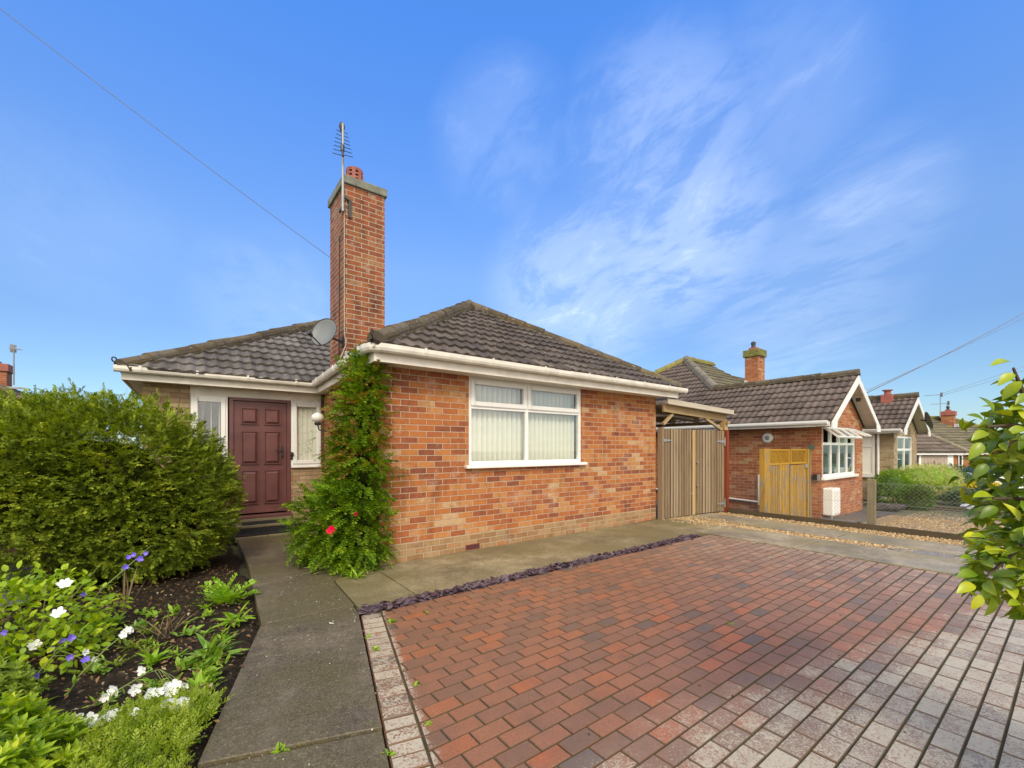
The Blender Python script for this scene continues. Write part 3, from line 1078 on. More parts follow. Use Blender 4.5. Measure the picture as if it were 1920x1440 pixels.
brs += [((x, 8.035, gz), (1, 0, 0)) for x in (-.55, .1, .75, 1.45)]
gutter(house, [(-.83, 8.035, gz), (1.735, 8.035, gz), (1.585, 5.05, gz), (1.57, 4.80, gz), (1.60, 4.69, gz), (1.69, 4.640, gz), (1.85, 4.635, gz), (7.72, 4.635, gz)], brs)
gutter(house, [(7.625, 4.75, gz), (7.625, 15, gz)])

# roof
ZE = 2.525
AP = Vector((4.66, 7.66, 4.31))
AB = Vector((4.66, 11.4, 4.31))
R0, R1 = Vector((2.75, 11.55, 4.50)), Vector((4.66, 11.55, 4.50))
tiled_roof('roof', M['tiles'], house, [
    [(1.585, 4.61, ZE), (7.64, 4.61, ZE), AP],
    [(7.64, 4.61, ZE), (7.64, 14.5, ZE), AB, AP],
    [(1.94, 11.4, ZE), (1.585, 4.61, ZE), AP, AB]])
tiled_roof('roof', M['tiles_grey'], house, [
    [(-.80, 8.0, ZE - .02), (4.66, 8.0, ZE - .02), R1, R0],
    [(-.80, 15.1, ZE - .02), (-.80, 8.0, ZE - .02), R0],
    [(7.6, 15.1, ZE - .02), (-.80, 15.1, ZE - .02), R0, R1]])
ridge_caps('ridge_tiles', M['ridge'], house, [((1.66, 4.69, ZE + .07), AP + V3((0, 0, .06))), ((7.56, 4.69, ZE + .05), AP + V3((0, 0, .06))), (AP + V3((0, 0, .06)), AB + V3((0, 0, .06)))])
ridge_caps('ridge_tiles', M['ridge'], house, [((-.74, 8.06, ZE + .03), R0 + V3((0, 0, .07))), (R0 + V3((0, 0, .07)), R1 + V3((0, 0, .07)))])
for (p, d) in (((1.62, 4.64, ZE + .06), (-1, -1)), ((-.77, 8.03, ZE + .03), (-1, -1))):
    hi = MB()
    d = Vector((d[0], d[1], 0)).normalized()
    c = [Vector(p) + d * (.0 + .05 * t) + UP * (.0 + .0 * t) for t in (0, 1)]
    for k in range(8):
        a = R(-90 + 38 * k)
        c.append(Vector(p) + d * (.07 + .032 * math.cos(a)) + UP * (.06 + .032 * math.sin(a)))
    hi.tube(c, .009, 6)
    hi.build('hip_iron', M['darkmetal'], house)

# chimney
ch = MB()
CX0, CX1, CY0, CY1 = 1.885, 2.505, 6.72, 7.56
CT = 5.41
for q in ([(CX0, CY0), (CX1, CY0)], [(CX1, CY0), (CX1, CY1)], [(CX1, CY1), (CX0, CY1)], [(CX0, CY1), (CX0, CY0)]):
    (xa, ya), (xb, yb) = q
    ch.face([(xa, ya, 2.2), (xb, yb, 2.2), (xb, yb, CT), (xa, ya, CT)])
chim = ch.build('chimney', M['brick_chimney'], house)
cp = MB()
cp.box(CX0 - .034, CX1 + .034, CY0 - .034, CY1 + .034, CT, CT + .125)
cp.build('chimney_cap', M['capstone'], chim, bevel=.012)
pt = MB()
cx, cy = 2.14, 7.08
pt.lathe([(.135, 0), (.125, .02), (.122, .09), (.135, .10)], (cx, cy, CT + .125), 24)
nsl = 8
for lvl in range(4):
    z0 = CT + .21 + lvl * .06
    pt.lathe([(.118, 0), (.128, 0), (.128, .03), (.118, .03)], (cx, cy, z0 + .03), 24)
for k in range(nsl):
    a = 2 * math.pi * (k + .5) / nsl
    c, s = math.cos(a), math.sin(a)
    q = Vector((cx + .121 * c, cy + .121 * s, 0))
    pt.beam(q + UP * (CT + .2), q + UP * (CT + .45), .05, .02, (c, s, 0))
pt.lathe([(.128, 0), (.128, .03), (.10, .045), (.0, .05)], (cx, cy, CT + .44), 24)
pt.lathe([(.06, 0), (.06, .24)], (cx, cy, CT + .2), 12, mi=1)
pt.build('chimney_pot', [M['terracotta'], M['black']], chim)
mf = MB()
mf.lathe([(.2, 0), (.17, .03), (.14, .05)], (cx, cy, CT + .127), 20)
mf.build('flaunching', M['capstone'], chim)
fl = MB()
for i in range(5):
    fl.lbox((CX0 + .13 * i, CY0, 0), (1, 0, 0), (0, -1, 0), 0, .125, .0, .006, 2.74 + i * .075, 2.87 + i * .075)
fl.build('flashing', M['lead'], chim)
cb = MB()
cb.tube([(CX0 - .008, CY0 - .008, 4.97), (CX0 - .008, CY0 - .008, 3.4), (CX0 - .01, CY0 - .02, 3.15), (CX0 + .0, CY0 - .06, 2.95), (CX0 - .1, CY0 - .12, 2.72), (CX0 - .2, CY0 - .3, 2.56)], .007, 6)
cb.build('coaxial_cable', m_plain('cream_cable', (.42, .34, .24), .6), chim)
cb = MB()
cb.tube([(CX0 - .012, CY0 + .25, 4.7), (CX0 - .012, CY0 + .27, 2.6)], .008, 6)
cb.build('coaxial_cable', M['darkmetal'], chim)

# aerial on the chimney
ae = thing('tv_aerial', 'weathered television aerial strapped to the corner of the tall brick chimney', 'aerial', (CX0 - .04, CY0 - .02, 4.95))
mb = MB()
ax, ay = CX0 - .035, CY0 - .03
mb.tube([(ax, ay, 4.96), (ax, ay, 6.28)], [.021, .017], 8)
mast = mb.build('mast', M['metal'], ae)
mb = MB()
mb.beam((ax, ay, 5.20), (CX0 + .09, CY0 - .03, 5.15), .02, .03)
mb.beam((ax, ay, 5.03), (ax + .0, CY0 + .16, 5.03), .02, .03)
mb.box(CX0 + .05, CX0 + .09, CY0 - .035, CY0 - .002, 4.90, 5.17)
mb.build('bracket', M['darkmetal'], ae)
mb = MB()
b0, b1 = Vector((ax - .03, ay - .1, 5.72)), Vector((ax + .02, ay + .12, 6.27))
mb.tube([b0, b1], .014, 6)
mb.build('boom', M['darkmetal'], ae)
sdv = Vector((.8, -.6, 0))
for k in range(7):
    c = b0.lerp(b1, (k + .3) / 7)
    e = MB()
    w = .15 - .011 * k
    e.tube([c - sdv * w + UP * .035, c - sdv * w * .3 + UP * .004, c, c + sdv * w * .3 + UP * .0, c + sdv * w - UP * .03], .0055, 5)
    e.build('element', M['darkmetal'], ae)
mb = MB()
mb.lathe([(0, -.07), (.03, -.06), (.045, 0), (.035, .05), (0, .075)], b1 + UP * .04, 10)
mb.build('end_cap', M['darkmetal'], ae)
mb = MB()
mb.lathe([(0, -.06), (.03, -.04), (.03, .04), (0, .06)], b0.lerp(b1, .3), 8)
mb.build('junction_box', M['darkmetal'], ae)

# satellite dish
dn = Vector((-.70, -.62, .30)).normalized()
dc = Vector((CX0 - .30, CY0 + .02, 2.98)) + V3((0, -.02, .13))
ds = thing('satellite_dish', 'grey satellite dish on a short arm from the left face of the tall chimney', 'satellite dish', tuple(dc))
mb = MB()
t1 = UP.cross(dn).normalized()
t2 = dn.cross(t1)
nr, na = 6, 36
prev = None
rings = []
for i in range(nr + 1):
    f = i / nr
    rings.append([dc + t1 * (.205 * f * math.cos(2 * math.pi * k / na)) + t2 * (.225 * f * math.sin(2 * math.pi * k / na)) + dn * (.055 * f * f - .05) for k in range(na)])
for i in range(nr):
    for k in range(na):
        k2 = (k + 1) % na
        if i == 0:
            mb.face([rings[0][0], rings[1][k], rings[1][k2]], smooth=True)
        else:
            mb.face([rings[i][k], rings[i + 1][k], rings[i + 1][k2], rings[i][k2]], smooth=True)
dish = mb.build('reflector', m_plain('grey_dish', (.15, .165, .175), .42, var=.08), ds, merge=True)
sm = dish.modifiers.new('solid', 'SOLIDIFY')
sm.thickness = .008
mb = MB()
mb.tube(rings[-1] + rings[-1][:1], .006, 5, cap=False)
mb.build('rim', M['darkmetal'], ds)
mb = MB()
lp = dc - t2 * .20 + dn * .26
mb.tube([dc - t2 * .22 - dn * .0, lp], .010, 6)
mb.lathe([(0, -.05), (.024, -.04), (.03, 0), (.026, .035), (0, .04)], lp, 10, -dn)
mb.build('feed_arm', M['darkmetal'], ds)
mb = MB()
mb.tube([dc - dn * .06, dc - dn * .14, V3((CX0 + .0, CY0 + .08, 3.02))], .017, 8)
mb.box(CX0 - .012, CX0 - .001, CY0 + .03, CY0 + .13, 2.95, 3.09)
mb.build('wall_arm', M['black'], ds)

# porch lamp, mats
lp = thing('wall_lamp', 'white globe lamp on the side wall between the maroon door and the climber', 'lamp', (1.90, 7.6, 1.8))
mb = MB()
lc = V3((1.70, 7.60, 1.90))
mb.lathe([(0, -.09)] + [(.098 * math.sin(math.pi * i / 12), -.085 * math.cos(math.pi * i / 12)) for i in range(1, 12)] + [(0, .085)], lc, 20)
mb.build('globe', m_plain('opal_glass', (.78, .76, .72), .25, var=.02), lp)
mb = MB()
mb.lathe([(.045, 0), (.055, .03), (.04, .05)], lc - UP * .125, 14)
mb.tube([lc - UP * .12, lc + V3((.02, 0, -.20)), lc + V3((.12, 0, -.22)), V3((1.93, 7.6, 1.70))], .012, 8)
mb.lathe([(.05, 0), (.05, .02), (0, .025)], (1.938, 7.6, 1.70), 14, (-1, 0, 0))
mb.build('bracket', M['darkmetal'], lp)
mb = MB()
mb.box(.68, 1.34, 8.0, 8.26, .166, .182)
for i in range(30): mb.box(.69 + i * .0216, .70 + i * .0216, 8.005, 8.255, .182, .188)
tag(recentre(mb.build('door_mat', M['black'], None), (1.0, 8.1, .166)), 'black ribbed mat on the upper concrete doorstep below the maroon door', 'mat', 'black mats at the front door')
mb = MB()
mb.box(.50, 1.50, 7.72, 7.97, .036, .05)
mb.box(.50, 1.50, 7.958, 7.972, .05, .112)
for i in range(44): mb.box(.51 + i * .0226, .52 + i * .0226, 7.725, 7.955, .05, .056)
tag(recentre(mb.build('door_mat', M['black'], None), (1.0, 7.85, .036)), 'wide black mat on the lower step behind the pale step edge', 'mat', 'black mats at the front door')


# ------------------------------------------------------------------ driveway gate and lean-to canopy
WG = [(0, (.075, .05, .03)), (.3, (.17, .115, .065)), (.6, (.265, .195, .12)), (.85, (.34, .27, .18)), (1, (.27, .155, .075))]
M['gatewood'] = m_wood('weathered_gate_boards', WG, 'z', island=.7)
M['newwood'] = m_wood('treated_timber', [(0, (.22, .15, .07)), (.5, (.36, .26, .135)), (1, (.46, .36, .22))], 'x', island=.5)
M['newwood_z'] = m_wood('treated_timber_upright', [(0, (.34, .21, .07)), (.5, (.47, .32, .14)), (1, (.54, .4, .2))], 'z', island=.3)
M['palewood'] = m_wood('bleached_fascia_timber', [(0, (.34, .29, .22)), (.5, (.48, .43, .35)), (1, (.60, .55, .47))], 'x', island=.2)
M['redpost'] = m_wood('red_brown_stain', [(0, (.15, .03, .015)), (.6, (.26, .055, .022)), (1, (.3, .1, .04))], 'z', island=.2)
M['yellowwood'] = m_wood('flaking_yellow_stain', [(0, (.22, .11, .012)), (.35, (.38, .21, .02)), (.7, (.52, .31, .03)), (1, (.50, .35, .10))], 'z', island=.35)
M['mosswood'] = m_wood('mossy_post', [(0, (.10, .085, .045)), (.4, (.22, .18, .10)), (.75, (.36, .31, .22)), (1, (.46, .41, .32))], 'z', island=.2)
M['boardwood'] = m_wood('dark_gravel_board', [(0, (.045, .035, .02)), (.5, (.09, .07, .042)), (1, (.16, .13, .08))], 'y', island=.2)

gate = thing('driveway_gate', 'tall weathered grey-brown boarded double gate under the timber canopy beside the house', 'gate', (8.2, 4.85, 0))


def gate_leaf(p, q, z0, z1, nb):
    p, q = Vector(p), Vector(q)
    u = (q - p).normalized()
    n = Vector((u.y, -u.x, 0))
    L = (q - p).length
    mb = MB()
    pit = L / nb
    for i in range(nb):
        a = i * pit
        pr = .0 if i % 2 else .013
        wdt = pit * (.9 if i % 2 else .95)
        c = a + pit / 2
        jz = random.gauss(0, .004)
        mb.lbox(p, u, n, max(0, c - wdt / 2), min(L, c + wdt / 2), pr - .018, pr + random.gauss(0, .0015), z0, z1 + jz)
    for z in (.25, .9, 1.5): mb.lbox(p, u, n, .02, L - .02, -.07, -.019, z, z + .1)
    return mb.build('leaf', M['gatewood'], gate), p, u, n


def strap(leaf, p, u, n, a, z, sg, L=.27):
    mb = MB()
    pts = [(a, z - .03), (a + sg * .05, z - .028), (a + sg * L, z - .008), (a + sg * L, z + .008), (a + sg * .05, z + .028), (a, z + .03)]
    if sg < 0: pts = pts[::-1]
    mb.prism([p + u * x + UP * y + n * .018 for x, y in pts], n * .006)
    mb.lbox(p, u, n, a - .02, a + .02, .018, .03, z - .09, z + .09)
    mb.build('strap_hinge', M['metal'], leaf)


lf, p, u, n = gate_leaf((7.32, 4.90, 0), (8.26, 4.835, 0), .03, 1.775, 22)
strap(lf, p, u, n, .0, 1.55, 1)
mb = MB()
mb.lbox(p, u, n, .93, 1.0, .018, .034, .03, 1.77)
mb.build('cover_strip', M['newwood_z'], lf)
lf, p, u, n = gate_leaf((8.335, 4.83, 0), (9.33, 4.70, 0), .035, 1.775, 22)
strap(lf, p, u, n, .985, 1.54, -1)
strap(lf, p, u, n, .985, .2, -1)
for z in (1.1, .62):
    mb = MB()
    mb.lathe([(.018, 0), (.022, .012), (.012, .03), (0, .034)], p + u * .08 + n * .017 + UP * z, 10, n)
    mb.build('bolt', M['metal'], lf)
mb = MB()
mb.box(7.272, 7.315, 4.86, 4.96, 0, 1.8)
mb.build('gate_post', M['gatewood'], gate)
mb = MB()
mb.box(9.34, 9.42, 4.64, 4.72, -.1, 1.79)
mb.build('gate_post', M['redpost'], gate)

can = thing('lean_to_canopy', 'open timber lean-to canopy on the house wall above the boarded double gate', 'canopy', (8.4, 5.5, 2.1))
mb = MB()
mb.hexa([(7.28, 4.74, 2.235), (9.56, 4.60, 2.125), (9.56, 4.63, 2.125), (7.28, 4.77, 2.235), (7.28, 4.74, 2.345), (9.56, 4.60, 2.225), (9.56, 4.63, 2.225), (7.28, 4.77, 2.345)])
mb.build('fascia_board', M['palewood'], can)
for i in range(7):
    mb = MB()
    y = 4.82 + i * .62
    mb.hexa([(7.28, y, 2.10), (9.50, y - .08, 1.99), (9.50, y - .035, 1.99), (7.28, y + .045, 2.10), (7.28, y, 2.235), (9.50, y - .08, 2.125), (9.50, y - .035, 2.125), (7.28, y + .045, 2.235)])
    mb.build('rafter', M['newwood'], can)
mb = MB()
mb.hexa([(7.28, 4.72, 2.238), (9.62, 4.58, 2.128), (9.62, 9.0, 2.128), (7.28, 9.0, 2.238), (7.28, 4.72, 2.25), (9.62, 4.58, 2.14), (9.62, 9.0, 2.14), (7.28, 9.0, 2.25)])
mb.build('roof_sheet', M['palewood'], can)
for y in (4.70, 8.7):
    mb = MB()
    mb.box(9.36, 9.48, y, y + .12, 1.795 if y < 5 else -.1, 2.0)
    mb.build('post', M['newwood_z'], can)
mb = MB()
mb.box(9.37, 9.47, 4.64, 9.0, 1.93, 1.99)
mb.build('wall_plate', M['newwood'], can)
for a, b in (((9.33, 4.76, 1.80), (8.72, 4.80, 2.03)), ((7.30, 4.86, 1.86), (7.62, 4.86, 2.08))):
    mb = MB()
    mb.beam(a, b, .045, .055)
    mb.build('brace', M['newwood'], can)
mb = MB()
pp = [V3((7.32, 5.1, 2.04)), V3((7.75, 5.05, 2.07)), V3((8.6, 5.0, 2.02))]
mb.tube(pp, .03, 8)
mb.build('pipe', m_plain('grey_pipe', (.3, .28, .24), .5), can)

# ------------------------------------------------------------------ neighbouring bungalow
NZ = -.34


def gable_wing(h, x0, x1, yw, yb, zs, apex_z, over, side, brick, tiles, ridge, yend, front_hole, base=NZ, apex=None, rend=None):
    """wing with a street gable: brick front with one window hole, barge boards, tiled slopes"""
    xm = (x0 + x1) / 2
    ov = side
    sl = (apex_z - zs - .08) / (xm - (x0 - ov))
    hx0, hx1, hz0, hz1 = front_hole
    za = apex_z - .16
    zw = zs + .06
    wl = MB()
    wl.face([(x0, yw, base), (hx0, yw, base), (hx0, yw, zw), (x0, yw, zw)])
    wl.face([(hx1, yw, base), (x1, yw, base), (x1, yw, zw), (hx1, yw, zw)])
    wl.face([(hx0, yw, base), (hx1, yw, base), (hx1, yw, hz0), (hx0, yw, hz0)])
    if hz1 < zw: wl.face([(hx0, yw, hz1), (hx1, yw, hz1), (hx1, yw, zw), (hx0, yw, zw)])
    wl.face([(x0, yw, zw), (x1, yw, zw), (xm, yw, zw + sl * (xm - x0))])
    wl.face([(hx0, yw, hz0), (hx1, yw, hz0), (hx1, yw + .1, hz0), (hx0, yw + .1, hz0)])
    wl.face([(hx0, yw + .1, hz0), (hx0, yw + .1, hz1), (hx0, yw, hz1), (hx0, yw, hz0)])
    wl.face([(hx1, yw, hz0), (hx1, yw, hz1), (hx1, yw + .1, hz1), (hx1, yw + .1, hz0)])
    wl.face([(x0, yend, base), (x0, yw, base), (x0, yw, zw), (x0, yend, zw)])
    wl.face([(x1, yw, base), (x1, yb, base), (x1, yb, zw), (x1, yw, zw)])
    wl.build('wall', brick, h)
    # slopes
    ze = zs + .06
    L0, L1, A0, A1 = V3((x0 - ov, yend, ze)), V3((x0 - ov, yw - over, ze)), V3((xm, yw - over, apex_z)), V3((xm, yb, apex_z))
    K0, K1 = V3((x1 + ov, yw - over, ze)), V3((x1 + ov, yb, ze))
    tiled_roof('roof', tiles, h, [([L0, L1, A0, V3((xm, yend, apex_z))] if apex is None else [V3((x0 - ov, rend, ze)), L1, A0, V3((xm, rend, apex_z))]), [K0, K1, A1, A0]] + ([] if apex is None else [[L0, V3((x0 - ov, rend, ze)), V3((xm, rend, apex_z)), V3(apex)]]))
    ridge_caps('ridge_tiles', ridge, h, [(A0 + UP * .05, V3((xm, rend or yend, apex_z + .05)))], r=.1)
    # barge boards with boxed feet and a sloping soffit behind
    for sg, x in ((1, x0 - ov), (-1, x1 + ov)):
        bb = MB()
        y = yw - over
        hh = .17
        e = V3((x, y, ze - .03))
        a = V3((xm, y, apex_z - .03))
        d = (a - e).normalized()
        pts = [e + V3((0, 0, 0)), e - UP * .14, e - UP * .14 + V3((sg * .30, 0, 0)), e + V3((sg * .34, 0, .05)), a - UP * hh / abs(d.x), a]
        if sg > 0: pts = pts
        else: pts = pts[::-1]
        bb.prism([p for p in pts], (0, -.025, 0))
        bb.build('barge_board', M['white'], h)
        sf = MB()
        e1, a1 = e - UP * .05, a - UP * .05
        q = [e1 + V3((sg * .03, 0, 0)), a1, a1 + V3((0, over, 0)), e1 + V3((sg * .03, over, 0))]
        sf.face(q)
        sf.box(min(x, x + sg * .3), max(x, x + sg * .3), y + .002, yw, zs - .06, zs - .05)
        sf.build('soffit', M['soffit'], h)
    fs = MB()
    fs.box(x0 - ov + .0, x0 - ov + .02, yw - over + .03, yend, zs - .06, zs + .05)
    fs.build('fascia', M['white'], h)
    gutter(h, [(x0 - ov - .05, yend, zs + .035), (x0 - ov - .05, yw - over + .06, zs + .035)], mat='white')
    gutter(h, [(x1 + ov + .05, yw - over + .06, zs + .035), (x1 + ov + .05, yb, zs + .035)], mat='white')
    return sl


def brick_chimney(h, x, y, w, d, z0, zt, mat, cap, pots=1, corbel=True):
    mb = MB()
    for q in ((0, 1), (1, 2), (2, 3), (3, 0)):
        c = [(x - w / 2, y - d / 2), (x + w / 2, y - d / 2), (x + w / 2, y + d / 2), (x - w / 2, y + d / 2)]
        a, b = c[q[0]], c[q[1]]
        mb.face([(*a, z0), (*b, z0), (*b, zt), (*a, zt)])
    o = mb.build('chimney', mat, h)
    mb = MB()
    mb.box(x - w / 2 - .06, x + w / 2 + .06, y - d / 2 - .06, y + d / 2 + .06, zt, zt + .28)
    mb.build('chimney_cap', cap, o, bevel=.02)
    for i in range(pots):
        mb = MB()
        px = x - .08 + .22 * i
        mb.box(px - .14, px + .14, y - .14, y + .14, zt + .28, zt + .38)
        mb.lathe([(.08, 0), (.075, .12), (.09, .14), (.09, .2), (.06, .24), (0, .26)], (px - .04, y, zt + .38), 12, mi=1)
        mb.build('chimney_pot', [M['terracotta'], M['darkmetal']], o)
    return o


n1 = thing('bungalow', 'neighbouring red brick bungalow with a white gable and open white window vents', 'house', (13.58, 3.73, NZ))
MOSSCAP = m_plain('mossy_cap', (.17, .17, .045), .9, var=.4, scale=8, bumps=.5)
gable_wing(n1, 12.0, 15.16, 3.73, 8.0, 1.955, 3.27, .30, .34, M['brick_side'], M['tiles_brown'], M['ridge'], 14.22, (12.08, 14.5, .70, 1.93), apex=(16.17, 9.71, 4.96), rend=7.12)
# main body and hipped roof behind
mb = MB()
mb.face([(15.16, 5.6, NZ), (18.1, 5.6, NZ), (18.1, 5.6, 2.0), (15.16, 5.6, 2.0)])
mb.build('wall', M['brick_side'], n1)
mb = MB()
mb.face([(18.1, 13.9, NZ), (12.0, 13.9, NZ), (12.0, 13.9, 2.0), (18.1, 13.9, 2.0)])
mb.build('wall', M['brick_side'], n1)
ra, rb = V3((16.17, 9.71, 4.96)), V3((18.2, 9.71, 4.96))
ze = 2.015
tiled_roof('roof', M['tiles_moss'], n1, [
    [(11.66, 5.2, ze), (18.2, 5.2, ze), rb, ra],
    [(18.2, 14.22, ze), (11.66, 14.22, ze), ra, rb]], course=.34)
ridge_caps('ridge_tiles', M['ridge_pale'], n1, [((13.58, 7.12, 3.33), ra + UP * .06)], r=.13)
ridge_caps('ridge_tiles', M['ridge_moss'], n1, [((11.66, 14.22, ze + .06), ra + UP * .05), (ra + UP * .06, rb + UP * .06)], r=.13)
c1 = brick_chimney(n1, 18.3, 7.98, .56, .52, 3.0, 5.06, M['brick_side'], MOSSCAP)
mb = MB()
for i in range(5): mb.lbox((18.02, 7.72, 0), (0, 1, 0), (-1, 0, 0), -.02 + i * .11, .10 + i * .11, .0, .012, 3.58 + i * .085, 3.80 + i * .085)
for i in range(4): mb.lbox((18.02, 7.72, 0), (1, 0, 0), (0, -1, 0), i * .14, .14 + i * .14, .0, .012, 3.50, 3.70)
mb.build('flashing', M['lead'], c1)
# gable window with its top-hung vents pushed open
o, u, n = V3((12.082, 3.73, .702)), V3((1, 0, 0)), V3((0, -1, 0))
ww, wh = 2.416, 1.226
xs = [.62, 1.22, 1.81]
w1 = window(n1, o, u, n, ww, wh, xs, [.80], fw=.06, mw=.065, glass='glass_green', sill=(-.08, ww + .08, .07, -.07, -.001), open_vents=((0, 1), (1, 1), (2, 1), (3, 1)), recess=.01)
X = [0] + xs + [ww]
for i in range(4):
    a0, a1 = X[i] + .035, X[i + 1] - .035
    hinge = o + u * 0 + UP * (wh - .03) + n * .0
    t = R(52 if i < 3 else 64)
    L = .41
    dn_ = n * math.sin(t) - UP * math.cos(t)
    nn = (n * math.cos(t) + UP * math.sin(t))
    mb = MB()
    def sash_box(p0, p1, q0, q1):
        P = lambda a, b, c: hinge + u * a + dn_ * b + nn * c
        mb.hexa([P(p0, q1, -.02), P(p1, q1, -.02), P(p1, q0, -.02), P(p0, q0, -.02), P(p0, q1, .02), P(p1, q1, .02), P(p1, q0, .02), P(p0, q0, .02)])
    sash_box(a0, a0 + .05, 0, L)
    sash_box(a1 - .05, a1, 0, L)
    sash_box(a0 + .05, a1 - .05, 0, .05)
    sash_box(a0 + .05, a1 - .05, L - .05, L)
    vs = mb.build('open_vent', M['white'], w1)
    mb = MB()
    P = lambda a, b: hinge + u * a + dn_ * b
    mb.face([P(a0 + .05, .05), P(a1 - .05, .05), P(a1 - .05, L - .05), P(a0 + .05, L - .05)])
    mb.build('pane', M['glass_green'], w1)
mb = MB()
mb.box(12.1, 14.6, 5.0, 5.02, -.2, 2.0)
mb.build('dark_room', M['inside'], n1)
GCUR = m_plain('green_curtain', (.30, .36, .26), .9)
for (x0, wd) in ((12.14, .26), (14.05, .36)):
    cu = MB()
    for i in range(int(wd / .03)):
        cu.face([(x0 + i * .03, 3.95 + .02 * (i % 2), .75), (x0 + i * .03 + .03, 3.95 + .02 * ((i + 1) % 2), .75), (x0 + i * .03 + .03, 3.95 + .02 * ((i + 1) % 2), 1.9), (x0 + i * .03, 3.95 + .02 * (i % 2), 1.9)])
    cu.build('curtain', GCUR, w1)
mb = MB()
mb.box(13.05, 14.35, 3.98, 4.2, .70, .98)
mb.lathe([(.05, 0), (.07, .1), (.03, .2), (0, .22)], (13.3, 4.05, .98), 10)
mb.build('window_board', M['white'], w1)
# waste pipe on the side wall
mb = MB()
mb.tube([(11.965, 5.12, .70), (11.965, 5.12, -.1)], .022, 8)
mb.tube([(11.965, 8.6, .10), (11.965, 5.12, -.02)], .025, 8)
mb.build('waste_pipe', M['white'], n1)
mb = MB()
mb.box(14.05 - .0, 14.1, 3.5, 3.6, 2.62, 2.72)
mb.build('bracket', M['darkmetal'], n1)

bl = thing('wall_lamp', 'round white bulkhead lamp on the side wall of the neighbouring bungalow', 'lamp', (12.0, 4.905, 1.65))
mb = MB()
mb.lathe([(.125, 0), (.125, .04), (.10, .06), (.055, .06)], (12.0, 4.905, 1.66), 20, (-1, 0, 0))
mb.build('rim', M['white'], bl)
mb = MB()
mb.lathe([(.058, .05), (.05, .085), (.03, .10), (0, .105)], (12.0, 4.905, 1.66), 16, (-1, 0, 0))
mb.build('lens', m_plain('grey_lens', (.22, .24, .26), .15), bl)
pq = thing('house_plaque', 'small oval green plaque near the corner of the neighbouring bungalow', 'plaque', (12.04, 3.7, 1.44))
mb = MB()
mb.lathe([(.068, 0), (.062, .015), (0, .017)], (11.99, 3.93, 1.42), 20, (-1, 0, 0))
mb.build('plate', m_plain('green_plate', (.09, .17, .13), .35), pq)
mb = MB()
mb.tube([(11.985, 3.86, 1.50), (11.985, 3.93, 1.57), (11.985, 4.0, 1.50)], .004, 5)
mb.build('hanger', M['darkmetal'], pq)
sx = thing('door_entry_box', 'small black and grey box on the corner brickwork below the green plaque', 'box', (12.0, 3.85, .7))
mb = MB()
mb.box(11.94, 11.998, 3.80, 3.89, .62, .77)
mb.build('case', M['black'], sx, bevel=.006)
mb = MB()
mb.box(11.945, 11.998, 3.755, 3.799, .62, .77)
mb.build('side_plate', M['metal'], sx)
mt = thing('meter_box', 'white meter box on the gable wall under the open window vents', 'meter box', (12.3, 3.6, .1))
mb = MB()
mb.box(12.04, 12.52, 3.50, 3.728, -.20, .45)
mb.build('case', M['white'], mt, bevel=.03)
mb = MB()
mb.box(12.09, 12.47, 3.488, 3.499, -.15, .40)
mb.build('door', M['white'], mt, bevel=.01)
mb = MB()
mb.tube([(12.30, 3.62, -.19), (12.30, 3.62, -.5)], .03, 8)
mb.build('pipe', M['white'], mt)

# yellow side gate across the neighbour's passage
g = G('worn_yellow_stain')
ge = g.n('NewGeometry')
p_ = ge.outputs['Position']
st_ = g.mapv(p_, (9, 9, .9))
f_ = g.noise(st_, 2.2, 5, .65, .6)
c_ = g.ramp(g.math('ADD', g.math('MULTIPLY', ge.outputs['Random Per Island'], .35), g.math('MULTIPLY', f_, .65)), [(.2, (.22, .115, .02)), (.45, (.37, .21, .035)), (.65, (.47, .28, .045)), (.85, (.50, .35, .13))])
wn_ = g.noise(g.mapv(p_, (3.5, 3.5, 1.6)), 1.6, 6, .7, .8)
c_ = g.mix(g.ramp(wn_, [(.50, 0.), (.56, .9)]), c_, g.mix(f_, (.16, .12, .075), (.36, .30, .21)))
c_ = g.mix(g.ramp(g.noise(st_, 4., 4, .7), [(.55, 0.), (.7, .7)]), c_, (.09, .06, .02))
M['yellowgate'] = g.pbr(c_, .8, g.bump(f_, .5, .006), spec=.2)
yg = thing('side_gate', 'yellow-stained side gate with trellis panels beside the neighbouring bungalow', 'gate', (10.8, 4.0, NZ))
p, q = V3((9.62, 4.0, 0)), V3((11.98, 3.99, 0))
u = (q - p).normalized()
n = V3((u.y, -u.x, 0))
for a, w, t, mm in ((-.12, .26, 1.385, 'yellowwood'), (2.17, .10, 1.38, 'yellowwood')):
    mb = MB()
    mb.lbox(p, u, n, a, a + w, -.05, .05, -.4, t)
    mb.build('post', M['yellowgate'], yg)
mb = MB()
mb.lbox(p, u, n, 2.28, 2.40, -.06, .06, -.45, 1.36)
mb.build('post', M['mosswood'], yg)
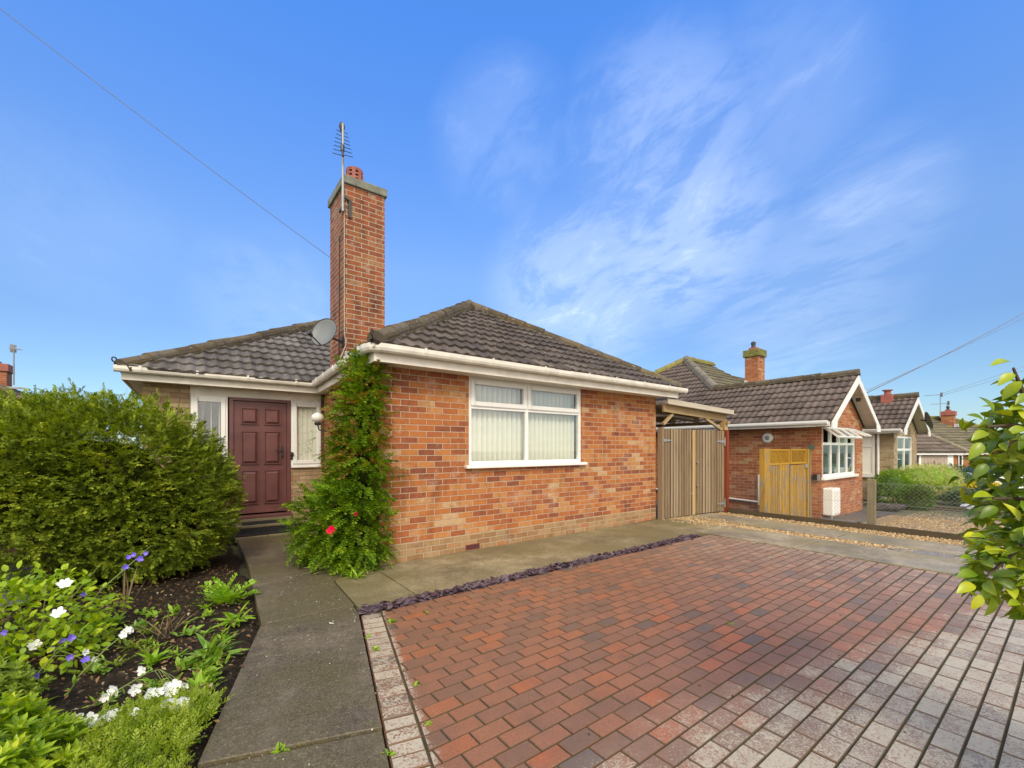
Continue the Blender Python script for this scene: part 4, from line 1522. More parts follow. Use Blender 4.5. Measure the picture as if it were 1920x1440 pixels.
for (a0, a1, nb, off) in ((.16, 1.22, 12, 0), (1.25, 2.14, 5, .01)):
    mb = MB()
    pit = (a1 - a0) / nb
    for i in range(nb):
        mb.lbox(p, u, n, a0 + i * pit + .004, a0 + (i + 1) * pit - (.012 if nb > 8 else .004), -.012 + off, .012 + off + random.gauss(0, .002), -.33 + rnd(0, .03), 1.03 + (.0 if nb > 8 else -.02))
    lf = mb.build('leaf', M['yellowgate'], yg)
    mb = MB()
    for z0, z1 in ((1.035, 1.075), (1.34, 1.375)): mb.lbox(p, u, n, a0, a1, -.015 + off, .02 + off, z0, z1)
    for a in (a0, a1 - .04): mb.lbox(p, u, n, a, a + .04, -.015 + off, .02 + off, 1.075, 1.34)
    A0, A1, Z0, Z1 = a0 + .04, a1 - .04, 1.075, 1.34
    for sg in (1, -1):
        if nb < 8 and sg < 0: continue
        s = -(Z1 - Z0)
        while s < A1 - A0:
            x0, x1 = s, s + (Z1 - Z0)
            z0, z1 = Z0, Z1
            if x0 < 0: z0, x0 = Z0 - x0, 0
            if x1 > A1 - A0: z1, x1 = Z1 - (x1 - (A1 - A0)), A1 - A0
            if sg > 0: pa, pb = (A0 + x0, Z1 - (z0 - Z0)), (A0 + x1, Z1 - (z1 - Z0))
            else: pa, pb = (A0 + x0, z0), (A0 + x1, z1)
            oo = n * ((.006 if sg > 0 else -.004) + off)
            if x1 - x0 > .03: mb.beam(p + u * pa[0] + UP * pa[1] + oo, p + u * pb[0] + UP * pb[1] + oo, .010, .022, n.cross((pb[0] - pa[0]) * u + (pb[1] - pa[1]) * UP))
            s += .062 if nb > 8 else .075
    mb.build('trellis', M['yellowwood'], lf)
mb = MB()
mb.lbox(p, u, n, 2.05, 2.16, .02, .05, .93, 1.02)
mb.build('latch', M['metal'], yg)

# chain-link boundary fence
fe = thing('boundary_fence', 'low chain-link fence on a dark timber gravel board between the two drives', 'fence', (9.4, 2.2, 0))
mb = MB()
mb.box(9.34, 9.40, -1.5, 4.62, -.34, .085)
mb.build('gravel_board', M['boardwood'], fe)
for y, hgt in ((2.2, .86), (-1.3, .86)):
    mb = MB()
    mb.hexa([(9.405, y - .055, -.4), (9.505, y - .055, -.4), (9.505, y + .055, -.4), (9.405, y + .055, -.4), (9.405, y - .055, hgt), (9.505, y - .055, hgt - .01), (9.505, y + .055, hgt + .012), (9.405, y + .055, hgt + .008)])
    mb.build('post', M['mosswood'], fe, bevel=.008)
for z in (.80, .45, .12):
    mb = MB()
    mb.tube([(9.403, -1.3, z), (9.403, .4, z - .012), (9.403, 2.2, z), (9.403, 3.4, z - .01), (9.403, 4.62, z)], .0022, 5)
    mb.build('wire', M['metal'], fe)
mb = MB()
zb, zt = .06, .80
pitch = .062
for sg in (1, -1):
    y = -1.3 - (zt - zb)
    while y < 4.62:
        ya, za, yb_, zb_ = y, zb, y + (zt - zb), zt
        if ya < -1.3: za, ya = zb + (-1.3 - ya), -1.3
        if yb_ > 4.62: zb_, yb_ = zt - (yb_ - 4.62), 4.62
        if sg < 0: za, zb_ = zt + zb - za, zt + zb - zb_
        if yb_ > ya: mb.tube([(9.403 + .002 * sg, ya, za), (9.403 + .002 * sg, yb_, zb_)], .0011, 3, cap=False)
        y += pitch
mb.build('mesh', M['metal'], fe)

# neighbour's front garden: falls from the fence to the house
gx = lambda x, y: -.06 - .24 * max(0, min(1, (x - 9.5) / 2.6)) - .02 * max(0, x - 12.1) * .8
struct(grid_sheet('neighbour_gravel', M['gravel'], 9.41, 16.9, -1.5, 3.72, 60, 40, gx))
struct(grid_sheet('side_passage', M['greypath'], 9.41, 12.0, 3.725, 9.0, 8, 8, lambda x, y: -.30))
mb = MB()
for poly in ([(10.9, 3.02), (12.4, 3.02), (12.4, 3.70), (10.2, 3.70), (10.3, 3.4)], [(12.41, 3.02), (13.9, 3.02), (13.9, 3.70), (12.41, 3.70)], [(13.91, 3.02), (15.4, 3.0), (15.4, 3.70), (13.91, 3.70)], [(15.41, 3.0), (17.2, 3.0), (17.2, 5.6), (15.41, 5.6)]):
    c = sum(p[0] for p in poly) / len(poly)
    mb.face([(x, y, gx(x, y) + .012) for x, y in poly])
struct(mb.build('neighbour_path', M['greypath']))
mb = MB()
for i in range(3):
    mb.face([(x, y, gx(x, y) + .014) for x, y in [(9.45, .6 - i * .62), (9.85, .6 - i * .62), (9.85, 1.2 - i * .62), (9.45, 1.2 - i * .62)]])
struct(mb.build('edging_flags', M['greypath']))
sp = []
for _ in range(7000):
    x = 9.45 + 7 * random.random() ** 1.5
    y = rnd(-.5, 3.1)
    if y > 2.7 and x > 10.3: continue
    sp.append((x, y, gx(x, y) + .004))
tag(pebbles('gravel_stones', sp, M['stones'], .010, .024, .6), kind='stuff')


# ------------------------------------------------------------------ camera frame helper: a point seen at (px, py) of the 1920-wide photo, t metres ahead
FX, FY, FOC, HC = .60119425, .79910292, 805., 1.4


def at(px, py, t):
    l = (px - 960) / FOC
    return V3(((FX + FY * l) * t, (FY - FX * l) * t, HC + (840 - py) / FOC * t))


# ------------------------------------------------------------------ houses further along
n2 = thing('bungalow', 'buff brick bungalow with a grey dish on its gable, second house along on the right', 'house', (19.7, 3.65, NZ))
gable_wing(n2, 18.1, 21.28, 3.65, 8.0, 1.93, 3.14, .30, .30, m_brick('yellow_stock_brick', [(0, (.26, .19, .10)), (.5, (.40, .31, .18)), (1, (.50, .41, .26))], (.40, .33, .23), patch=.2),
           M['tiles_brown'], M['ridge'], 8.6, (18.55, 20.55, .50, 1.80))
w2 = window(n2, (18.552, 3.65, .502), (1, 0, 0), (0, -1, 0), 1.996, 1.296, [1.0], [.84], fw=.07, mw=.08, glass='glass_green', sill=(-.1, 2.1, .07, -.1, -.001), recess=.01)
vert_blind(w2, (18.6, 3.85, 0), (1, 0, 0), (0, -1, 0), .1, 1.9, .55, 1.75, M['cream'], ang=10)
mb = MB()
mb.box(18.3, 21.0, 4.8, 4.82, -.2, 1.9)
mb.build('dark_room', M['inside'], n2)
w2 = window(n2, (18.095, 4.62, .5), (0, -1, 0), (-1, 0, 0), .5, 1.35, [], [.95], fw=.06, mw=.06, sill=(-.04, .54, .06, -.08, -.001), recess=-.06, name='window')
mb = MB()
mb.box(18.06, 18.09, 4.13, 4.60, .53, 1.82)
mb.build('blind', M['cream'], w2)
mb = MB()
mb.tube([(18.04, 4.03, 1.9), (18.04, 4.03, -.3)], .035, 8)
mb.build('downpipe', M['white'], n2)
mb = MB()
mb.box(17.85, 18.09, 3.82, 4.05, -.3, .42)
mb.build('white_cupboard', M['white'], n2)
mb = MB()
mb.face([(18.2, 5.6, NZ), (26, 5.6, NZ), (26, 5.6, 2), (18.2, 5.6, 2)])
mb.face([(26, 5.6, NZ), (26, 13.4, NZ), (26, 13.4, 2), (26, 5.6, 2)])
mb.face([(26, 13.4, NZ), (18.2, 13.4, NZ), (18.2, 13.4, 2), (26, 13.4, 2)])
mb.build('wall', M['buff'], n2)
ze = 1.98
rc = V3((21.2, 9.45, 4.6))
tiled_roof('roof', M['tiles_moss'], n2, [[(18.2, 5.3, ze), (26.3, 5.3, ze), rc, V3((18.2, 9.45, 4.6))], [(26.3, 5.3, ze), (26.3, 13.6, ze), rc], [(26.3, 13.6, ze), (18.2, 13.6, ze), V3((18.2, 9.45, 4.6)), rc]])
mb = MB()
mb.box(19.35, 19.65, 3.95, 4.25, 2.9, 3.26)
mb.lathe([(.10, 0), (.09, .12), (.15, .14), (.15, .17), (0, .18)], (19.5, 4.1, 3.26), 12)
mb.build('chimney_pot', M['terracotta'], n2)
d2 = thing('satellite_dish', 'dark grey satellite dish on the gable of the buff brick bungalow', 'satellite dish', (20.0, 3.25, 2.25))
mb = MB()
dd = V3((.35, -.9, .25)).normalized()
mb.lathe([(0, -.03), (.16, -.02), (.30, .03), (.31, .045)], (19.95, 3.16, 2.32), 24, dd)
mb.build('reflector', m_plain('dark_dish', (.10, .105, .11), .5), d2)
mb = MB()
mb.tube([V3((19.95, 3.16, 2.32)) - dd * .03, V3((19.9, 3.32, 2.36))], .022, 8)
mb.build('wall_arm', M['black'], d2)

# third house: hipped wing towards us, main block to its right
n3o = at(1795, 840, 25)
uu, wwv = V3((.8, -.6, 0)), V3((.6, .8, 0))
L = lambda u, w, z: V3((n3o.x, n3o.y, 0)) + uu * u + wwv * w + UP * z
n3 = thing('bungalow', 'distant brown roofed bungalow with beige garage door, farthest house on the right', 'house', (n3o.x, n3o.y, -1.25))
mb = MB()
e3 = 1.16
for a, b in (((-3.4, 0), (0, 0)), ((0, 0), (0, .9)), ((0, .9), (7, .9)), ((7, .9), (7, 7.5)), ((-3.4, 7.5), (-3.4, 0)), ((7, 7.5), (-3.4, 7.5))):
    mb.face([L(*a, -1.3), L(*b, -1.3), L(*b, e3), L(*a, e3)])
mb.build('wall', M['brick_side'], n3)
ev = .3
ap = L(-1.75, 2.05, 3.12)
tiled_roof('roof', M['tiles_brown'], n3, [
    [L(-3.7, -ev, e3), L(ev, -ev, e3), ap],
    [L(ev, -ev, e3), L(ev, 5, e3), L(-1.75, 5, 3.12), ap],
    [L(-3.7, 5, e3), L(-3.7, -ev, e3), ap, L(-1.75, 5, 3.12)]])
r3a, r3b = L(-.6, 4.1, 3.42), L(3.6, 4.1, 3.42)
tiled_roof('roof', M['tiles_moss'], n3, [
    [L(-3.7, .6, e3), L(7.3, .6, e3), r3b, r3a],
    [L(7.3, .6, e3), L(7.3, 7.8, e3), r3b],
    [L(-3.7, 7.8, e3), L(-3.7, .6, e3), r3a]])
ridge_caps('ridge_tiles', M['ridge_pale'], n3, [(L(ev, -ev, e3 + .05), ap + UP * .05), (L(-3.7, -ev, e3 + .05), ap + UP * .05)], r=.11)
ridge_caps('ridge_tiles', M['ridge_moss'], n3, [(r3a + UP * .05, r3b + UP * .05), (r3a + UP * .05, L(-3.7, .6, e3 + .05)), (r3b + UP * .05, L(7.3, .6, e3 + .05))], r=.11)
mb = MB()
mb.lbox(L(0, -.2, 0), uu, -wwv, -3.7, .25, .0, .02, e3 - .16, e3 + .02)
mb.lbox(L(0, .7, 0), uu, -wwv, .25, 7.3, .0, .02, e3 - .16, e3 + .02)
mb.build('fascia', M['white'], n3)
mb = MB()
mb.lbox(L(0, 0, 0), uu, -wwv, -2.15, -.62, .0, .03, -1.25, .95)
for i in range(8): mb.lbox(L(0, 0, 0), uu, -wwv, -2.13 + i * .19, -1.97 + i * .19, .03, .04, -1.22, .93)
mb.build('garage_door', m_plain('beige_door', (.42, .34, .27), .5), n3)
for a, b in ((-2.28, -2.15), (-.62, -.28)):
    mb = MB()
    mb.lbox(L(0, 0, 0), uu, -wwv, a, b, .0, .05, -1.25, 1.0)
    mb.build('garage_jamb', M['white'], n3)
mb = MB()
mb.lbox(L(0, 0, 0), uu, -wwv, -2.65, -2.3, .0, .02, -1.25, 1.0)
mb.build('side_door', M['darkmetal'], n3)
w3 = window(n3, L(.05, .9, -.95), uu, -wwv, 1.15, 1.95, [.28, .9], [.65, 1.3], fw=.07, mw=.06, glass='glass_green', recess=-.08)
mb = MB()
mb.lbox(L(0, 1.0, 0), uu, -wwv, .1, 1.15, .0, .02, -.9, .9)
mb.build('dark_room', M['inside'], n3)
w3 = window(n3, L(3.0, .9, -.4), uu, -wwv, 1.6, 1.2, [.8], [.8], fw=.07, mw=.06, glass='glass_green', recess=-.08)
q = at(1778, 800, 28.5)
c3 = brick_chimney(n3, q.x, q.y, .62, .6, 2.2, 3.55, M['brick_side'], M['terracotta'])
mb = MB()
mb.box(q.x - .35, q.x + .35, q.y - .5, q.y - .31, 2.75, 2.95)
mb.build('flashing', M['lead'], c3)


def far_aerial(px, py0, py1, t, label, boomlen, side, n=7, tilt=0.):
    a = at(px, py1, t)
    b = at(px, py0, t)
    b.x, b.y = a.x, a.y
    th = thing('tv_aerial', label, 'aerial', tuple(a))
    mb = MB()
    mb.tube([a, b], .022, 6)
    mb.build('mast', M['metal'], th)
    mb = MB()
    s = side.normalized()
    mb.tube([b - s * .12, b + s * boomlen + UP * tilt], .016, 5)
    mb.build('boom', M['metal'], th)
    mb = MB()
    cr = s.cross(UP)
    for k in range(n):
        c = b + (s * boomlen + UP * tilt) * ((k + .2) / n)
        mb.tube([c - cr * .14, c + cr * .14], .007, 4)
    mb.beam(b - s * .08 - UP * .14, b - s * .08 + UP * .14, .16, .02, s)
    mb.build('elements', M['metal'], th)
    return th


RT = V3((FY, -FX, 0))
far_aerial(1763, 740, 783, 28.3, 'tall thin television aerial pointing left beside the farthest chimney', 1.05, -RT, 7, -.06)
far_aerial(1776, 756, 772, 28.5, 'short television aerial on top of the farthest brick chimney', 1.1, -RT, 7, -.08)

# house beyond the hedge on the left
lh = thing('bungalow', 'brown roofed bungalow half hidden behind the large green conifer bush on the left', 'house', (-6, 19.2, -.3))
LE = V3((-3.55, 18.7, 2.56))
mb = MB()
mb.face([(-14, 19.1, -.3), (-3.95, 19.1, -.3), (-3.95, 19.1, 2.5), (-14, 19.1, 2.5)])
mb.face([(-3.95, 19.1, -.3), (-3.95, 27, -.3), (-3.95, 27, 2.5), (-3.95, 19.1, 2.5)])
mb.face([(-3.95, 27, -.3), (-14, 27, -.3), (-14, 27, 2.5), (-3.95, 27, 2.5)])
mb.face([(-14, 27, -.3), (-14, 19.1, -.3), (-14, 19.1, 2.5), (-14, 27, 2.5)])
mb.build('wall', M['buff'], lh)
lr = V3((-7.9, 23.05, 5.1))
tiled_roof('roof', M['tiles_brown'], lh, [
    [(-14.4, 18.7, 2.56), LE, lr, (-10, 23.05, 5.1)],
    [LE, (-3.55, 27.4, 2.56), lr],
    [(-3.55, 27.4, 2.56), (-14.4, 27.4, 2.56), (-10, 23.05, 5.1), lr],
    [(-14.4, 27.4, 2.56), (-14.4, 18.7, 2.56), (-10, 23.05, 5.1)]])
ridge_caps('ridge_tiles', M['ridge'], lh, [(LE + UP * .05, lr + UP * .05), (lr + UP * .05, V3((-10, 23.05, 5.15)))])
mb = MB()
mb.box(-14.4, -3.5, 18.72, 18.75, 2.38, 2.56)
mb.box(-3.53, -3.5, 18.75, 27.4, 2.38, 2.56)
mb.build('fascia', M['white'], lh)
gutter(lh, [(-14.4, 18.66, 2.53), (-3.45, 18.66, 2.53)], mat='white')
q = at(4, 700, 15.6)
mb = MB()
cL = brick_chimney(lh, q.x - .1, q.y, .55, .6, 3.0, 4.15, m_brick('orange_brick', [(0, (.35, .10, .05)), (1, (.5, .2, .1))], (.4, .3, .2)), M['terracotta'])
mb.box(q.x + .18, q.x + .6, q.y - .32, q.y - .26, 3.55, 3.62)
mb.build('flashing', M['lead'], cL)
far_aerial(26, 653, 722, 15.4, 'thin television aerial on a mast above the roof at the far left', .42, (RT * .9 + V3((-FX, -FY, 0)) * .5), 5, -.1)

# ------------------------------------------------------------------ cables
def cable(name_label, a, b, sag, r):
    pts = []
    for i in range(25):
        f = i / 24
        p = a.lerp(b, f)
        p.z -= sag * 4 * f * (1 - f)
        pts.append(p)
    mb = MB()
    mb.tube(pts, r, 5)
    o = mb.build('overhead_cable', m_plain('grey_cable', (.16, .17, .19), .6), None)
    recentre(o, tuple(a))
    return tag(o, name_label, 'cable')


ca = V3((CX0 - .01, CY0 + .55, 4.43))
cd = at(0, 0, 5.1) - ca
cable('single telephone cable running from the tall chimney up to the top left corner', ca, ca + cd * 1.9, .10, .0048)
g1, g2 = V3((14.3, 3.42, 2.86)), V3((14.34, 3.42, 2.93))
cable('thick dark overhead cable rising right from the neighbouring white gable', g1, at(1990, 546, 24), .12, .013)
cable('thin pale overhead cable just above the thick one from the white gable', g2, at(1990, 562, 24), .05, .008)
q = at(1765, 738, 28)
cable('upper of the two faint cables beyond the farthest chimney', q, at(1985, 662, 40), .1, .012)
cable('lower of the two faint cables beyond the farthest chimney', q - UP * .12, at(1985, 672, 40), .1, .012)

# ------------------------------------------------------------------ white car on the street beyond the shrubs
co = at(1885, 840, 16.5)
cz = terrain(co.x, co.y) + .03
car = thing('parked_car', 'white car parked beyond the yellow shrub, behind the glossy leaves', 'car', (co.x, co.y, cz))
cu_, cw_ = V3((.8, -.6, 0)), V3((.6, .8, 0))
CL = lambda u, w, z: V3((co.x, co.y, cz)) + cu_ * u + cw_ * w + UP * z
prof = [(-1.95, .28), (-1.98, .62), (-1.85, .86), (-1.1, .98), (-.95, 1.0), (.9, 1.02), (1.75, .98), (1.9, .8), (1.92, .30), (1.62, .22), (-1.6, .22)]
mb = MB()
n_ = len(prof)
for s_, w_ in ((-1, -.85), (1, .85)):
    mb.face([CL(u, w_, z) for u, z in (prof if s_ < 0 else prof[::-1])])
for i in range(n_):
    j = (i + 1) % n_
    mb.face([CL(*(prof[i][0], -.85, prof[i][1])), CL(prof[i][0], .85, prof[i][1]), CL(prof[j][0], .85, prof[j][1]), CL(prof[j][0], -.85, prof[j][1])])
mb.build('body', m_plain('white_car_paint', (.80, .80, .81), .12, var=.01), car, bevel=.05)
gh = [(-.98, 1.0), (-.35, 1.44), (1.1, 1.46), (1.72, 1.0)]
mb = MB()
inn = lambda z: .80 - (z - 1.0) * .32
for s_ in (-1, 1): mb.face([CL(u, s_ * inn(z), z) for u, z in (gh if s_ > 0 else gh[::-1])])
mb.face([CL(-.98, -.8, 1.0), CL(-.35, -inn(1.44), 1.44), CL(-.35, inn(1.44), 1.44), CL(-.98, .8, 1.0)])
mb.face([CL(1.1, -inn(1.46), 1.46), CL(1.72, -.8, 1.0), CL(1.72, .8, 1.0), CL(1.1, inn(1.46), 1.46)])
mb.build('windows', m_plain('car_glass', (.03, .035, .04), .05), car)
mb = MB()
mb.hexa([CL(-.40, -.68, 1.43), CL(1.15, -.68, 1.45), CL(1.15, .68, 1.45), CL(-.40, .68, 1.43), CL(-.3, -.6, 1.49), CL(1.05, -.6, 1.50), CL(1.05, .6, 1.50), CL(-.3, .6, 1.49)])
for u0 in (.32,):
    for s_ in (-1, 1): mb.beam(CL(u0, s_ * .812, 1.0), CL(u0, s_ * .672, 1.45), .07, .012, cw_)
mb.build('roof', bpy.data.materials['white_car_paint'], car, bevel=.02)
for u0 in (-1.2, 1.2):
    for s_ in (-1, 1):
        mb = MB()
        mb.lathe([(.2, -.1), (.30, -.1), (.325, -.06), (.325, .06), (.30, .1), (.2, .1)], CL(u0, s_ * .78, .32), 24, cw_)
        wh_ = mb.build('wheel', M['black'], car)
        mb = MB()
        mb.lathe([(.2, 0), (.17, -.02), (.05, -.01), (0, .0)], CL(u0, s_ * .885, .32), 20, cw_ * s_)
        mb.build('rim', M['metal'], wh_)
        mb = MB()
for s_ in (-1, 1):
    mb = MB()
    mb.lathe([(.11, 0), (.1, .04), (0, .06)], CL(-1.9, s_ * .62, .76), 14, -cu_)
    mb.build('headlight', M['metal'], car)
    mb = MB()
    mb.lbox(CL(.0, 0, 0), cu_, cw_ * s_, .45, .6, .85, .875, .90, .925)
    mb.build('door_handle', M['darkmetal'], car)


# ------------------------------------------------------------------ foliage
def leaf_t(nl=4, w=.3, fold=.25, curl=-.12, shape=1.0):
    V, F = [], []
    for i in range(nl + 1):
        x = i / nl
        ww = w * math.sin(math.pi * min(1, x ** shape)) ** .8 if 0 < i < nl else 0.004
        z = curl * x * x
        V += [(x, 0, z), (x, ww, z + fold * ww), (x, -ww, z + fold * ww)]
    for i in range(nl):
        a, b = i * 3, i * 3 + 3
        F += [(a, b, b + 1, a + 1), (a, a + 2, b + 2, b)]
    return np.array(V, float), np.array(F)


def spray_t(pairs, ll, lw, sweep=50, flat=.25, taper=.5, stem=True, droop=-.08, seed=1):
    """a shoot of unit length carrying pairs of narrow leaves"""
    rs = np.random.default_rng(seed)
    V, F = [], []
    def add(p, d, up, l, w):
        y = np.cross(up, d)
        y /= np.linalg.norm(y)
        b = len(V)
        V.extend([p, p + d * l * .5 + y * w, p + d * l, p + d * l * .5 - y * w])
        F.append((b, b + 1, b + 2, b + 3))
    for i in range(pairs):
        x = .12 + .84 * i / max(1, pairs - 1)
        L = ll * (1 - taper * abs(x - .4) * 1.2)
        for sg in (-1, 1):
            a = R(sweep * (1 - .35 * x) + rs.normal(0, 7))
            d = np.array([math.cos(a), sg * math.sin(a), rs.normal(flat * .4, flat)])
            d /= np.linalg.norm(d)
            add(np.array([x + rs.normal(0, .012), 0, droop * x * x]), d, np.array([0, 0, 1.]), L * rs.uniform(.8, 1.15), lw * rs.uniform(.8, 1.2))
    add(np.array([.9, 0, droop * .8]), np.array([1, 0, droop]), np.array([0, 0, 1.]), ll * .8, lw)
    if stem: add(np.array([0, 0, 0.]), np.array([1, 0, droop]), np.array([0, 0, 1.]), .95, .012)
    return np.array(V, float), np.array(F)


def scatter(name, tm, P, D, U, S, mat, parent=None, smooth=False):
    tV, tF = tm
    P, D, U, S = (np.asarray(a, float) for a in (P, D, U, S))
    D = D / np.linalg.norm(D, axis=1, keepdims=True)
    Y = np.cross(U, D)
    Y /= np.maximum(np.linalg.norm(Y, axis=1, keepdims=True), 1e-6)
    Z = np.cross(D, Y)
    V = P[:, None] + S[:, None, None] * (tV[None, :, :1] * D[:, None] + tV[None, :, 1:2] * Y[:, None] + tV[None, :, 2:] * Z[:, None])
    F = (tF[None] + (np.arange(len(P)) * len(tV))[:, None, None]).reshape(-1, tF.shape[1])
    return np_mesh(name, V.reshape(-1, 3), F, mat, parent, smooth)


def blob_pts(n, blobs, amp=.18, freq=2.2, depth=.25, zmin=.02, seed=0, clump=.6):
    """points in the outer shell of a lumpy union of ellipsoids, with outward normals"""
    vol = np.array([b[1][0] * b[1][1] + b[1][1] * b[1][2] + b[1][0] * b[1][2] for b in blobs])
    out, nor = [], []
    pr = vol / vol.sum()
    while len(out) < n:
        i = rng.choice(len(blobs), p=pr)
        c, r = blobs[i]
        d = rng.normal(0, 1, 3)
        d /= np.linalg.norm(d)
        k = 1 + amp * noise.noise(tuple(d * freq + seed * 7.3 + i)) + amp * clump * noise.noise(tuple(d * freq * 2.9 + seed + i * 3))
        k *= 1 - depth * abs(rng.normal(0, .5)) ** 1.3
        p = np.array(c) + d * np.array(r) * k
        if p[2] < zmin: continue
        bad = False
        for j, (c2, r2) in enumerate(blobs):
            if j != i and np.linalg.norm((p - np.array(c2)) / np.array(r2)) < .66:
                bad = True
                break
        if bad: continue
        nn = d / np.array(r)
        out.append(p)
        nor.append(nn / np.linalg.norm(nn))
    return np.array(out), np.array(nor)


def unit(a):
    return a / np.maximum(np.linalg.norm(a, axis=1, keepdims=True), 1e-9)


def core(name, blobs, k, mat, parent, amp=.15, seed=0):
    """filling of a bush: a lumpy solid, mostly coloured as inner shade, well below the leaf shell"""
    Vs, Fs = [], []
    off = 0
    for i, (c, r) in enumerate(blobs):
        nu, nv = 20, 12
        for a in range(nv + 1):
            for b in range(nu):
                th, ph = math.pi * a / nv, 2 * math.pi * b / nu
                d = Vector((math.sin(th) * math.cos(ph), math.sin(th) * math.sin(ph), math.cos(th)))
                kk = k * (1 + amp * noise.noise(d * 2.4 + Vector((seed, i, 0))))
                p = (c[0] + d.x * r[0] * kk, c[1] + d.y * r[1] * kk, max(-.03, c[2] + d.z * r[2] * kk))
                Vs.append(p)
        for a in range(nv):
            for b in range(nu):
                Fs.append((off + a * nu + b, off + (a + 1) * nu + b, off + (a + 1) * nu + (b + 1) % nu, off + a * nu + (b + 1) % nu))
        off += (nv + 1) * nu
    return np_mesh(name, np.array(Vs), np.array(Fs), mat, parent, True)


def stems(name, pairs_, r0, mat, parent):
    mb = MB()
    for a, b in pairs_:
        a, b = Vector(a), Vector(b)
        m = a.lerp(b, .5) + Vector((rnd(-1, 1), rnd(-1, 1), rnd(0, 1))) * (b - a).length * .08
        mb.tube([a, m, b], [r0, r0 * .7, r0 * .35], 6)
    return mb.build(name, mat, parent)


BARK = m_wood('bark', [(0, (.05, .033, .02)), (.5, (.10, .07, .045)), (1, (.16, .12, .085))], 'z')
YEW = m_leaf('conifer_leaves', [(0, (.016, .029, .005)), (.3, (.055, .088, .012)), (.6, (.135, .19, .022)), (.85, (.24, .28, .034)), (1, (.37, .36, .065))], .25, .6, 7., .4, .15)
YEW_SHADE = m_leaf('conifer_inner_shade', [(0, (.010, .012, .003)), (.5, (.016, .02, .005)), (1, (.028, .028, .009))], .0, .9, 6., .2, .0)  # near-black tint stands in for the shade inside the bush

yb = [((-.74, 6.45, 1.0), (1.12, 1.0, .96)), ((-1.25, 6.25, 1.12), (.80, .78, .74)), ((-.62, 6.05, 1.05), (.72, .62, .68)), ((-2.05, 6.8, .86), (1.2, 1.05, .86)), ((-.08, 6.35, .74), (.56, .72, .72)), ((-1.3, 6.15, .72), (1.0, .75, .70)), ((-.35, 6.0, .62), (.62, .55, .55))]
yew = thing('conifer_bush', 'large rounded dark green conifer bush beside the front path and door', 'bush', (-.8, 6.4, 0))
tA = spray_t(8, .32, .05, 46, .22, seed=2)
P, N = blob_pts(27000, yb, .09, 2.8, .28, .10, 1, 1.3)
side = rng.normal(0, .55, P.shape)
D = unit(N * np.array([1, 1, .6]) + side * np.array([1, 1, .6]) + np.array([0, 0, .1]))
U = unit(N * .7 + rng.normal(0, .28, P.shape) + np.array([0, 0, 1.]))
scatter('foliage', tA, P, D, U, rng.uniform(.07, .135, len(P)), YEW, yew)
# upright leading shoots break the top line
P, N = blob_pts(200, yb, .09, 2.8, .05, 1.25, 1, 1.3)
D = unit(np.array([0, 0, 1.]) + N * .5 + rng.normal(0, .28, P.shape))
scatter('young_shoots', spray_t(11, .17, .024, 42, .3, seed=5), P, D, unit(rng.normal(0, 1, P.shape)), rng.uniform(.09, .2, len(P)), YEW, yew)
core('inner_core', yb, .48, YEW_SHADE, yew)
stems('trunk', [((-.7, 6.5, -.05), (-.75, 6.4, .9)), ((-.75, 6.5, -.05), (-1.4, 6.4, 1.0)), ((-.68, 6.5, -.05), (-.2, 6.4, .9)), ((-2., 6.9, -.05), (-2.1, 6.8, 1.))], .06, BARK, yew)

# climber on the corner
CLM = m_leaf('climber_leaves', [(0, (.013, .034, .005)), (.3, (.042, .098, .009)), (.6, (.10, .185, .014)), (.85, (.18, .25, .02)), (1, (.29, .28, .035))], .3, .55, 6., .42, .2)
CLR = m_leaf('climber_bronze_tips', [(0, (.10, .13, .02)), (.4, (.17, .13, .025)), (.8, (.20, .10, .025)), (1, (.2, .22, .04))], .35, .5, 5., .5)
CLM_SHADE = m_leaf('climber_inner_shade', [(0, (.008, .014, .003)), (1, (.022, .032, .007))], .0, .9, 6., .3, .0)  # shade in the gaps of the climber, painted as a dark core colour
cb_ = [((1.56, 5.20, .52), (.36, .46, .54)), ((1.44, 5.55, .42), (.42, .44, .48)), ((1.63, 5.18, 1.1), (.24, .40, .48)), ((1.66, 5.22, 1.72), (.20, .38, .45)), ((1.69, 5.18, 2.18), (.14, .32, .28)), ((1.66, 5.62, 1.15), (.22, .35, .45))]
clim = thing('climbing_plant', 'feathery green climber with one red flower covering the corner of the brick wall', 'climbing plant', (1.65, 5.1, 0))
tC = spray_t(7, .27, .055, 58, .22, seed=9, droop=-.2)
P, N = blob_pts(4200, cb_, .3, 2.6, .3, .04, 3, 1.1)
keep = (P[:, 0] < 1.80 + (P[:, 1] - 5) * .05) | (P[:, 1] < 4.98)
P, N = P[keep], N[keep]
D = unit(N + rng.normal(0, .55, P.shape) + np.array([-.1, -.1, -.05]))
scatter('foliage', tC, P, D, unit(N * .6 + np.array([0, 0, 1.]) + rng.normal(0, .3, P.shape)), rng.uniform(.11, .22, len(P)), CLM, clim)
P, N = blob_pts(240, cb_[2:6], .3, 2.6, .05, 1.15, 3)
D = unit(N + rng.normal(0, .5, P.shape) + np.array([-.25, .1, 0]))
scatter('bronze_shoots', tC, P, D, unit(N * .5 + np.array([0, 0, 1.])), rng.uniform(.15, .3, len(P)), CLR, clim)
core('inner_core', [(c, (r[0] * .72, r[1] * .8, r[2] * .85)) for c, r in cb_], .62, CLM_SHADE, clim)
sp_, dd_ = [], []
